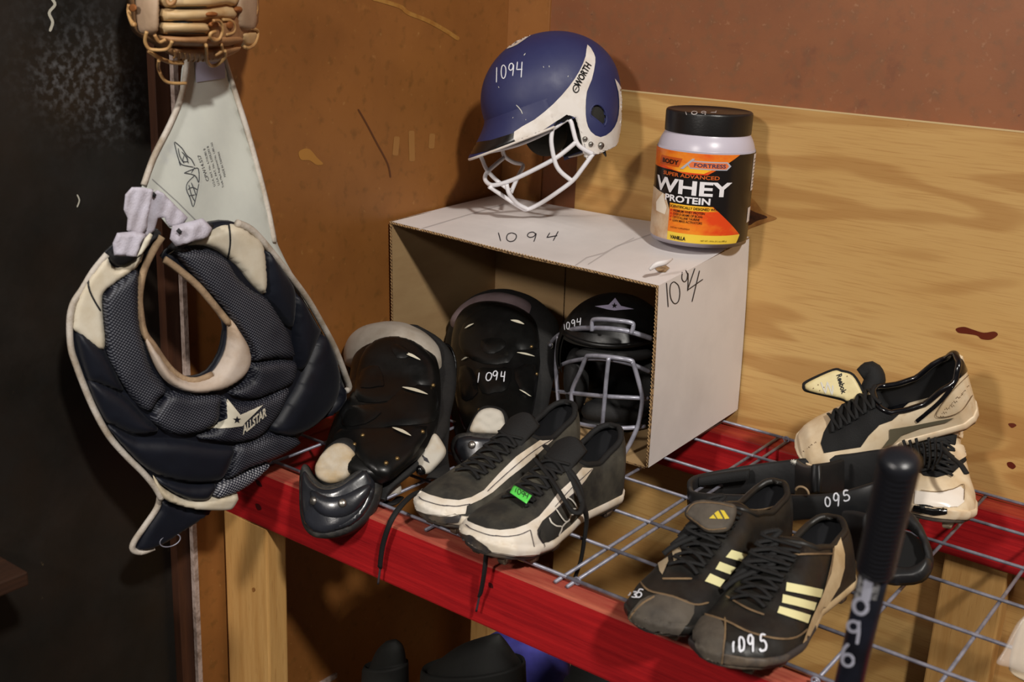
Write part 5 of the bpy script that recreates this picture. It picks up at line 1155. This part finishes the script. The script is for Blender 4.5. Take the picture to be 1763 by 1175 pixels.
sC = Shoe(T1, H1, .110, .080, up=(-.16, 0, 1), zt=zc); uC, soC = sC.build(gC, m_bleath, m_inn, m_soleW, m_plate, m_bleath, m_bleath, m_lacek, m_cleat, sole_h=.12, sole2=m_plate)
patch('heel_counter', qa([(1150, 372), (1175, 440), (1192, 520), (1190, 590), (1165, 680), (1110, 770), (1050, 860), (1005, 950), (975, 975), (1020, 850), (1070, 740), (1120, 620), (1140, 500)]), [uC, soC], m_soleW, soC, .003, 4)
T2 = onz(1112, 1094, .022); H2 = onz(1338, 930, .018)
gD = thing('baseball_cleat', 'scuffed black leather cleat with its tongue folded out, left of the one marked 1095', 'shoe', (T2+H2)/2-Vector((0, 0, .02)), 'pair of black striped cleats')
sD = Shoe(T2, H2, .100, .084, up=(-.05, 0, 1), zt=zc); uD, soD = sD.build(gD, m_bleath, m_inn, m_bleath, m_plate, m_bleath, m_bleath, m_lacek, m_cleat, sole_h=.12)
OC = [uC, soC]; OD = [uD, soD]
for p in ([(905, 668), (1085, 700), (1075, 742), (900, 712)], [(885, 730), (1052, 768), (1040, 808), (880, 772)], [(868, 790), (1022, 832), (1008, 874), (856, 824)]): patch('stripe', qa(p), OC, m_stripe, uC, .0016, 4)
for p in ([(620, 500), (700, 522), (680, 560), (590, 538)], [(560, 562), (640, 590), (610, 625), (538, 600)], [(512, 622), (585, 655), (560, 690), (484, 662)]): patch('stripe', qa(p), OD, m_stripe, uD, .0016, 4)
for p in ([(250, 570), (300, 538), (302, 560), (270, 630), (256, 610)], [(322, 512), (362, 486), (372, 530), (330, 565)], [(395, 455), (432, 432), (438, 450), (398, 500)]): patch('stripe', qa(p), OD, m_stripe2, uD, .0016, 4)
patch('toe_cap', qa([(440, 880), (490, 835), (560, 850), (590, 910), (590, 1000), (575, 1095), (520, 1080), (470, 1030), (430, 960)]), OC, m_toeg, uC, .0016, 4, sm=2)
patch('toe_cap', qa([(90, 850), (160, 760), (240, 730), (340, 745), (430, 785), (400, 870), (310, 960), (200, 930), (100, 880)]), OD, m_toeg, uD, .0016, 4, sm=2)
for O, g, L in ((OC, gC, [[(485, 830), (600, 868), (720, 925), (860, 955), (950, 945), (1010, 900)], [(600, 740), (700, 800), (790, 835)], [(590, 850), (592, 930), (575, 1090)], [(905, 530), (1010, 522), (1135, 520)], [(1140, 400), (1140, 520), (1090, 720), (1010, 900)], [(850, 400), (900, 330), (970, 300), (1035, 315)]]), (OD, gD, [[(155, 660), (200, 710), (320, 740), (430, 780), (500, 770)], [(90, 870), (150, 790), (230, 740)], [(270, 650), (420, 650)], [(560, 700), (680, 590), (790, 490)], [(640, 270), (740, 290), (820, 280), (870, 260)]])):
    for l in L: stroke('welt', [qa(l)], 3.2, O, m_tan, g, off=.0016, sm=4, rise=.001)
m_wpaint = bpy.data.materials['paint_pen_white']
stroke('number_mark', digits([('1', qa([(632, 975)])[0], (2, 0), (1, 16)), ('0', qa([(660, 950)])[0], (10, 1), (0, 22)), ('9', qa([(702, 942)])[0], (11, 0), (2, 27)), ('5', qa([(760, 935)])[0], (13, 2), (0, 27))]), 3.4, OC, m_wpaint, uC, .003)
stroke('number_mark', digits([('0', qa([(90, 705)])[0], (9, 2), (0, 10)), ('3', qa([(125, 720)])[0], (10, 2), (-3, 9)), ('5', qa([(152, 705)])[0], (10, 3), (-6, 14))]), 2.0, OD, m_wpaint, uD, .003)
# folded tongue flap
tf = plane_surf(onz(1225, 888, .112), (.1, -.55, .8))
fl_ = puff('tongue_flap', qa([(382, 310), (410, 262), (460, 242), (540, 248), (640, 268), (640, 330), (600, 395), (500, 402), (440, 360)]), tf, .004, m_toeg, gD, edge=6, step=5, back=.005)
stroke('stitching', [qa([(395, 308), (418, 272), (465, 256), (560, 262), (632, 280)]), ], 2.0, [fl_], m_tan, fl_, sm=4); stroke('stitching', [qa([(395, 318), (445, 355), (505, 392), (598, 385)])], 2.0, [fl_], m_tan, fl_, sm=4)
m_yel = mat('yellow_print', (214, 190, 60), .5)
for p in ([(508, 338), (530, 318), (545, 340)], [(535, 312), (555, 298), (580, 340), (552, 340)], [(565, 295), (585, 298), (612, 338), (590, 342)]): patch('tongue_logo', qa(p), [fl_], m_yel, fl_, .0008, 3)
for g, s_, seed in ((gC, sC, 1), (gD, sD, 5)):
    random.seed(seed)
    for k in range(4):
        x0 = .46+.05*k; pts = [s_.S(x0, .5-.1, .008), s_.P(x0+.02, -.45, interp(s_.zt, x0)+.14), s_.P(x0-.04, -.2+.1*k, interp(s_.zt, x0)+.16), s_.S(x0+.06, .5+.12, .008), s_.S(x0+.10, .5+.2, .006)]
        loose('loose_lace', pts, .0034, m_lacek, g)
# -- the two cream and black shoes against the plywood, one lying on the other
def qr(a): return [(p[0]/3.671+1340, p[1]/3.671+590)+tuple(p[2:]) for p in a]
m_creamL = mat('cream_leather_upper', (230, 212, 182), .4, col2=(212, 186, 148), scale=18, bump=.05, bscale=60, col3=(160, 120, 78), scale3=26, lo3=.66, hi3=.86, coat=.1)
m_patent = mat('black_patent', (12, 12, 16), .15, coat=.5); m_whitesole = mat('cream_midsole', (226, 206, 176), .4, col2=(196, 160, 116), scale=16, lo=.5, hi=.75)
zt = [(0, .96), (.05, 1.0), (.14, .92), (.26, .72), (.36, .70), (.44, .74), (.54, .66), (.66, .54), (.78, .45), (.90, .38), (.97, .28), (1, .16)]
T3 = Vector((-.374, 1.462, .022)); H3 = Vector((-.446, 1.660, .040))
gE = thing('training_shoe', 'cream and black shoe underneath the other, its rounded toe towards the camera', 'shoe', (T3+H3)/2-Vector((0, 0, .02)), 'pair of cream and black shoes')
sE = Shoe(T3, H3, .112, .108, up=(0, 0, 1), zt=zt); uE, soE = sE.build(gE, m_creamL, m_inn, m_whitesole, m_plate, m_patent, m_lacek, m_lacek, m_whitesole, sole_h=.12)
T4 = ony(1378, 790, 1.505); H4 = ony(1684, 708, 1.600)
gF = thing('training_shoe', 'cream and black shoe lying on top of its mate with its tongue flopped out', 'shoe', (T4+H4)/2-Vector((0, 0, .02)), 'pair of cream and black shoes')
sF = Shoe(T4, H4, .105, .108, up=(.10, -.34, .9), zt=zt, gap=.25, gs=(.025, .50)); uF, soF = sF.build(gF, m_creamL, m_inn, m_whitesole, m_plate, m_patent, m_lacek, m_lacek, m_whitesole, sole_h=.10, tongue=False)
OE = [uE, soE]; OF = [uF, soF]
patch('black_side', qr([(270, 640), (290, 570), (340, 480), (400, 400), (480, 350), (600, 330), (700, 350), (790, 350), (850, 340), (880, 345), (800, 420), (720, 490), (640, 520), (570, 590), (520, 660), (400, 680), (290, 700)]), OF, m_lacek, uF, .0012, 4)
patch('black_side', qr([(1040, 110), (1110, 70), (1160, 110), (1195, 180), (1140, 230), (1060, 270), (1010, 290), (1050, 200)]), OF, m_patent, uF, .0014, 4)
patch('patent_panel', qr([(690, 400), (760, 370), (840, 375), (780, 430), (720, 490), (690, 450)]), OF, m_patent, uF, .002, 3)
stroke('side_stripe', [qr([(1140, 160), (1100, 270), (1020, 370), (940, 440), (870, 496)])], 7, OF, m_patent, gF, off=.0022, sm=4)
stroke('side_stripe', [qr([(1128, 110), (1130, 190), (1080, 260), (1050, 290)])], 3, OF, m_logow, gF, off=.0024, sm=4)
stroke('stitching', [qr([(1200, 200), (1100, 300), (1010, 420), (1000, 465), (1080, 460), (1160, 420), (1220, 330)])], 1.4, OF, m_tan, uF, off=.002, sm=4)
patch('sole_print', qr([(700, 545), (850, 520), (1000, 490), (1110, 470), (1060, 500), (900, 535), (780, 580), (720, 640), (650, 665), (700, 600)]), OF, mat('grey_green_print', (96, 90, 72), .6), gF, .0022, 4)
for k in range(5):
    for j in range(3+k % 2):
        u, v = qr([(1060+k*33-j*18, 410-k*34+j*26+(k % 2)*8)])[0]
        patch('punched_hole', [(u-1.3, v), (u, v-1.3), (u+1.3, v), (u, v+1.3)], OF, m_tan, uF, .0022, 3)
for u, v in qr([(165, 690), (200, 665), (240, 635), (215, 650)]): patch('punched_hole', [(u-1.3, v), (u, v-1.3), (u+1.3, v), (u, v+1.3)], OF, m_tan, uF, .0022, 3)
tp = plane_surf(onz(1440, 672, .150), (.25, -.9, .35))
tg1 = puff('tongue', qr([(150, 275), (175, 240), (345, 165), (405, 172), (480, 200), (540, 300), (545, 375), (440, 385), (390, 365), (200, 320), (160, 305)]), tp, .004, m_lacek, gF, edge=5, step=5, back=.006)
tg2 = puff('tongue_panel', qr([(170, 280), (195, 250), (345, 182), (400, 188), (470, 212), (525, 305), (534, 355), (440, 372), (395, 352), (205, 310)]), shift(tp, .004), .002, mat('cream_tongue', (226, 210, 158), .5, col2=(206, 186, 134), scale=30), gF, edge=5, step=4)
a_, b_ = qr([(368, 205), (402, 328)]); text_px('brand_lettering', 'Reebok', a_, (b_[0]-a_[0], b_[1]-a_[1]), (8.5, -3), [tg2], m_blk, tg2, .03)
stroke('faded_mark', [qr([(270, 250), (300, 320), (310, 250), (340, 330), (345, 270)]), ], 2.5, [tg2], m_logow, tg2, sm=2)
for u, v in qr([(222, 290), (252, 268), (262, 304), (288, 284), (435, 214)]): patch('punched_hole', [(u-1.3, v), (u, v-1.3), (u+1.3, v), (u, v+1.3)], [tg2], m_tan, tg2, .0008, 3)
tube('tongue_roll', [tp(*p)[0]-Vector((0, -.012, 0)) for p in qr([(500, 220), (560, 190), (590, 250), (560, 330), (600, 400), (660, 440)])], [.010, .014, .015, .014, .013, .008], m_lacek, gF, 10, sm=4)
tube('loose_lace', [onz(*p) for p in [q+(z,) for q, z in zip(qr([(480, 470), (540, 560), (540, 650), (570, 660), (600, 560), (640, 640), (660, 665)]), (.11, .09, .07, .07, .09, .07, .07))]], .0034, m_lacek, gF, 6, sm=5, flat=.6)
for q in ([(1090, 500), (1178, 505), (1170, 612), (1130, 605), (1085, 570)], [(1065, 655), (1180, 650), (1192, 712), (1120, 765), (1066, 785)]): patch('side_panel', qr(q), OE, m_whitesole, uE, .0034, 4)
patch('toe_front', qr([(865, 940), (960, 950), (1060, 945), (1150, 915), (1170, 935), (1170, 1010), (1130, 1040), (1000, 1040), (860, 1020)]), OE, mat('glossy_white_toe', (236, 226, 214), .25, coat=.3), gE, .0016, 4)
patch('toe_band', qr([(860, 1022), (950, 1040), (1065, 1050), (1065, 1080), (980, 1090), (850, 1062)]), OE, m_blk, soE, .0024, 4)
patch('black_side', qr([(760, 600), (900, 580), (1080, 570), (1085, 600), (1070, 700), (1060, 780), (1180, 720), (1190, 745), (1100, 830), (1000, 858), (920, 845), (850, 780), (760, 700)]), OE, m_lacek, uE, .0014, 4)
stroke('stitching', [qr([(900, 940), (1000, 950), (1100, 935), (1165, 905), (1165, 1000)])], 1.2, OE, m_tan, gE, off=.003, sm=3)
loose('loose_lace', [ony(*p) for p in [q+(y,) for q, y in zip(qr([(1040, 670), (1100, 730), (1150, 770), (1190, 830)]), (1.50, 1.47, 1.45, 1.44))]], .0042, m_lacek, gE)
random.seed(11)
for k in range(7):
    a = qr([(790+40*k, 620+random.uniform(-20, 20)), (820+35*k, 700+random.uniform(-30, 30)), (850+25*k, 790+random.uniform(-30, 20))])
    loose('loose_lace', [ony(u, v, 1.515-.004*k) for u, v in a], .0038, m_lacek, gE)
# ------------------------------------------------------------------ black strap marked 095 and the cup-shaped pad
m_neo = mat('black_neoprene', (17, 17, 19), .62, col2=(30, 30, 31), scale=16, bump=.15, bscale=120, col3=(60, 58, 54), scale3=40, lo3=.74, hi3=.88)
m_neo2 = mat('black_smooth_strap', (24, 25, 27), .42, col2=(36, 36, 36), scale=20, col3=(70, 68, 64), scale3=50, lo3=.72, hi3=.88)
br = thing('padded_belt', 'black padded belt marked 095 lying in a loop behind the black striped cleats', 'belt', onz(1370, 850, .02))
def ribbon(name, pts, m, par, th=.004):
    """pts: (u, v_top, v_bottom, y) ; a standing band between two picture heights at depth y"""
    S = cat(pts, 6); V = []; Fc = []
    for i, (u, a, b, y) in enumerate(S):
        A = ony(u, a, y); B = ony(u, b, y+ .0); i0, i1 = max(i-1, 0), min(i+1, len(S)-1)
        t = ony(S[i1][0], S[i1][1], S[i1][3])-ony(S[i0][0], S[i0][1], S[i0][3]); n = t.cross(A-B).normalized()
        for k, q in enumerate((0, .08, .5, .92, 1)): V.append(A.lerp(B, q)+n*th*(.3 if k in (0, 4) else 1))
        for k, q in enumerate((1, .92, .5, .08, 0)): V.append(A.lerp(B, q)-n*th*(.3 if k in (0, 4) else 1))
    K = 10
    for i in range(len(S)-1):
        for k in range(K): l = (k+1) % K; Fc.append((i*K+k, i*K+l, (i+1)*K+l, (i+1)*K+k))
    Fc.append(tuple(range(K-1, -1, -1))); Fc.append(tuple(range((len(S)-1)*K, len(S)*K)))
    return mesh(name, V, Fc, m, par)
ribbon('belt_back', [(1188, 838, 870, 1.375), (1192, 822, 862, 1.40), (1230, 812, 856, 1.44), (1300, 800, 850, 1.465), (1380, 790, 852, 1.475), (1460, 782, 850, 1.475), (1530, 774, 838, 1.47), (1565, 790, 850, 1.45), (1560, 815, 862, 1.42)], m_neo, br)
bf = ribbon('belt_front', [(1188, 838, 872, 1.375), (1200, 848, 900, 1.35), (1260, 852, 900, 1.345), (1330, 852, 900, 1.345), (1400, 852, 894, 1.345), (1450, 846, 896, 1.345), (1500, 832, 886, 1.35), (1540, 818, 868, 1.37), (1562, 806, 862, 1.42)], m_neo2, br)
ribbon('belt_loop', [(1372, 792, 862, 1.43), (1384, 800, 856, 1.40), (1398, 802, 852, 1.375), (1412, 800, 848, 1.365)], m_neo2, br, .003)
ribbon('belt_loop', [(1400, 800, 848, 1.36), (1430, 796, 850, 1.40), (1450, 790, 846, 1.44)], m_neo, br, .003)
ribbon('inner_pad', [(1202, 822, 836, 1.41), (1240, 815, 832, 1.43), (1290, 808, 826, 1.445)], m_lacek, br, .006)
stroke('number_mark', digits([('0', (1420, 856), (10, 0), (1, 16)), ('9', (1434, 850), (12, 0), (1, 22)), ('5', (1450, 846), (13, -1), (2, 17))]), 2.6, [bf], m_wpaint, bf, .001)
m_ringc = mat('tan_ring', (140, 118, 90), .5)
c_ = ony(1382, 848, 1.34); tube('ring', [c_+Vector((.009*math.cos(a), -.002, .008*math.sin(a))) for a in [math.pi*k/12 for k in range(13)]], .0016, m_ringc, br, 6)
c_ = ony(1370, 795, 1.43); 
for k in range(5): a = k*math.pi/5; tube('white_thread', [c_+Vector((.006*math.cos(a), -.004, .004*math.sin(a))), c_-Vector((.006*math.cos(a), .004, .004*math.sin(a)))], .0008, m_logow, br, 5)
pd = thing('elbow_guard', 'black cup-shaped guard with a hollow rounded end behind the bat handle', 'guard', onz(1550, 985, .004))
ps_ = plane_surf(onz(1545, 960, .03), (-.15, -.65, .75))
po = [(1450, 880), (1480, 866), (1530, 862), (1575, 888), (1596, 925), (1606, 960), (1600, 985), (1585, 1000), (1555, 1005), (1520, 1002), (1494, 985), (1470, 940)]
ph = [(1548, 905), (1578, 920), (1590, 950), (1590, 970), (1560, 978), (1530, 970), (1530, 930)]
puff('shell', po, ps_, .012, m_neo, pd, edge=10, step=6, sm=2, back=.006, holes=[ph])
puff('hollow', ph, shift(ps_, -.012), .002, mat('hollow_black', (8, 8, 9), .9), pd, edge=4, step=6, sm=2, back=.004)
puff('rim_band', [(1500, 985), (1530, 978), (1570, 982), (1600, 965), (1604, 982), (1586, 1002), (1555, 1007), (1518, 1004)], shift(ps_, .004), .010, m_neo2, pd, edge=8, step=4)
ribbon('strap', [(1452, 880, 935, 1.33), (1470, 880, 960, 1.32), (1492, 885, 985, 1.30)], m_neo, pd, .004)
tube('snap', [onz(1568, 893, .05), onz(1572, 899, .05)], .004, m_steel, pd, 8); tube('cord', [onz(*p) for p in ((1452, 918, .03), (1440, 925, .01), (1455, 938, .01))], .0015, m_lacek, pd, 5, sm=4)
# ------------------------------------------------------------------ the bat standing in front, grip end up
A = ond(1548, 800, .80); B = ond(1462, 1175, .97); bd = (B-A).normalized(); Ln = (A.z-FLZ-.03)/-bd.z
bat = thing('baseball_bat', 'black baseball bat with ribbed grip marked 1096 leaning up in front of the shelf', 'bat', A+bd*Ln)
m_grip = mat('ribbed_grip_rubber', (26, 27, 32), .32, bump=.1, bscale=300); m_bat = mat('black_bat_paint', (20, 22, 30), .35, col2=(34, 38, 54), scale=10)
gl = .0
def along(u, v):   # distance along the bat of the point nearest a pixel
    d = ray(u, v).normalized(); w0 = A-CAM; b = bd.dot(d); return (b*d.dot(w0)-bd.dot(w0))/(1-b*b)
g1_ = along(1498, 972); prof = [(.002, -.010), (.010, -.009), (.0150, -.004)]; h = 0
while h < g1_: prof += [(.0134, h), (.0144, h+.0016), (.0144, h+.0034), (.0132, h+.0044)]; h += .0052
prof += [(.0140, g1_), (.0110, g1_+.001)]
mesh('grip', *lathe_geo(prof, A, bd, 40), m_grip, bat)
bb2 = mesh('shaft', *lathe_geo([(.0112, g1_-.004), (.0114, g1_+.10), (.0118, g1_+.25), (.020, g1_+.42), (.028, g1_+.60), (.0285, Ln-.02), (.024, Ln-.002), (.001, Ln)], A, bd, 40), m_bat, bat)
m_speck = mat('speckled_tape', (176, 176, 178), .5, col2=(60, 60, 64), scale=300, lo=.45, hi=.55)
def oval(c, a, b, r=0): return [(c[0]+a*math.cos(t)*math.cos(r)-b*math.sin(t)*math.sin(r), c[1]+a*math.cos(t)*math.sin(r)+b*math.sin(t)*math.cos(r)) for t in [2*math.pi*k/20 for k in range(21)]]
patch('tape', [(1483, 982), (1519, 986), (1509, 1033), (1472, 1030)], [bb2], m_speck, bat, .0006, 4)
m_num = mat('bat_number_white', (206, 208, 226), .5)
stroke('number_mark', [[(1500, 984), (1490, 1034)]], 15, [bb2], m_num, bb2, .0012)
stroke('number_mark', [oval((1483, 1043), 11, 13)], 6.5, [bb2], m_num, bb2, .0012)
stroke('number_mark', [oval((1471, 1078), 9, 9)+[(1480, 1078)], [(1480, 1068), (1479, 1090), (1476, 1108)]], 5.5, [bb2], m_num, bb2, .0012)
stroke('number_mark', [oval((1461, 1136), 9, 10), cat([(1463, 1108), (1455, 1118), (1452, 1136)], 4)], 5.5, [bb2], m_num, bb2, .0012)
# ------------------------------------------------------------------ dark gear on the floor below the shelf
def blob(name, st, m, par, nrm=(.4, -.9, .2), hf=.5, hb=.5, zmin=FLZ+.001):
    V, Fc = loft(st, nrm, hf, hb, 20)
    for v in V: v.z = max(v.z, zmin)
    return mesh(name, V, Fc, m, par)
m_bag = mat('blue_bag_cloth', (74, 72, 168), .75, col2=(56, 54, 130), scale=12, bump=.2, bscale=60); m_bagk = mat('black_bag_cloth', (16, 17, 16), .75, col2=(26, 27, 24), scale=14, bump=.3, bscale=40)
b1 = thing('duffel_bag', 'blue cloth bag under the shelf, partly behind a rounded black one', 'bag', Vector((ony(910, 1300, 1.36).x, 1.36, FLZ)))
zf = lambda y: proj((ony(900, 1200, y).x, y, FLZ))[1]
vb = zf(1.36)-10
blob('body', [(868, 1084, 880, 1084, 1.36), (846, 1092, 925, 1094, 1.36), (838, 1105, 955, 1108, 1.36), (832, 1130, 972, 1132, 1.36), (830, 1200, 978, 1200, 1.36), (835, vb, 970, vb, 1.36)], m_bag, b1)
b2 = thing('equipment_bag', 'rounded black gear bag under the shelf in front of the blue one', 'bag', Vector((ony(830, 1300, 1.20).x, 1.20, FLZ)))
vb2 = zf(1.20)-10
blob('body', [(846, 1093, 860, 1093, 1.20), (795, 1110, 868, 1108, 1.20), (765, 1130, 880, 1130, 1.20), (742, 1152, 892, 1152, 1.20), (730, 1190, 900, 1190, 1.20), (730, vb2, 900, vb2, 1.20)], m_bagk, b2)
b3 = thing('boot', 'black upright shape standing under the shelf beside the leg, barely lit', 'boot', Vector((ony(668, 1300, 1.22).x, 1.22, FLZ)))
blob('body', [(664, 1105, 682, 1103, 1.22), (650, 1120, 692, 1116, 1.22), (638, 1150, 697, 1148, 1.22), (625, 1190, 700, 1190, 1.22), (620, vb2, 700, vb2, 1.22)], m_bagk, b3)
b4 = thing('duffel_bag', 'black bag under the shelf to the right of the blue bag', 'bag', Vector((ony(1010, 1300, 1.3).x, 1.3, FLZ)))
blob('body', [(1000, 1108, 1030, 1108, 1.3), (988, 1130, 1060, 1130, 1.3), (982, 1160, 1080, 1160, 1.3), (968, 1220, 1090, 1220, 1.3), (968, vb2, 1090, vb2, 1.3)], m_bagk, b4)
# ------------------------------------------------------------------ clear plastic wrapping a cream thing at the right edge
pk = thing('plastic_wrapped_shoe', 'cream thing in clear plastic on the wire at the lower right edge', 'shoe', onz(1775, 1150, .002))
blob('body', [(1762, 1062, 1775, 1058, 1.21), (1752, 1085, 1800, 1080, 1.21), (1744, 1110, 1815, 1108, 1.21), (1738, 1140, 1825, 1140, 1.205), (1736, 1185, 1830, 1185, 1.20)], m_creamL, pk, zmin=.003)
m_clear = mat('clear_plastic', (235, 225, 215), .18, trans=.0); 
_b = m_clear.node_tree.nodes['Principled BSDF']; _b.inputs['Alpha'].default_value = .22
cps = plane_surf(onz(1750, 1110, .05), (.2, -.7, .7))
puff('wrapper', [(1716, 1142), (1728, 1120), (1742, 1090), (1758, 1066), (1790, 1050), (1830, 1060), (1830, 1160), (1780, 1165), (1740, 1150)], cps, .004, m_clear, pk, edge=10, step=7, back=.001)
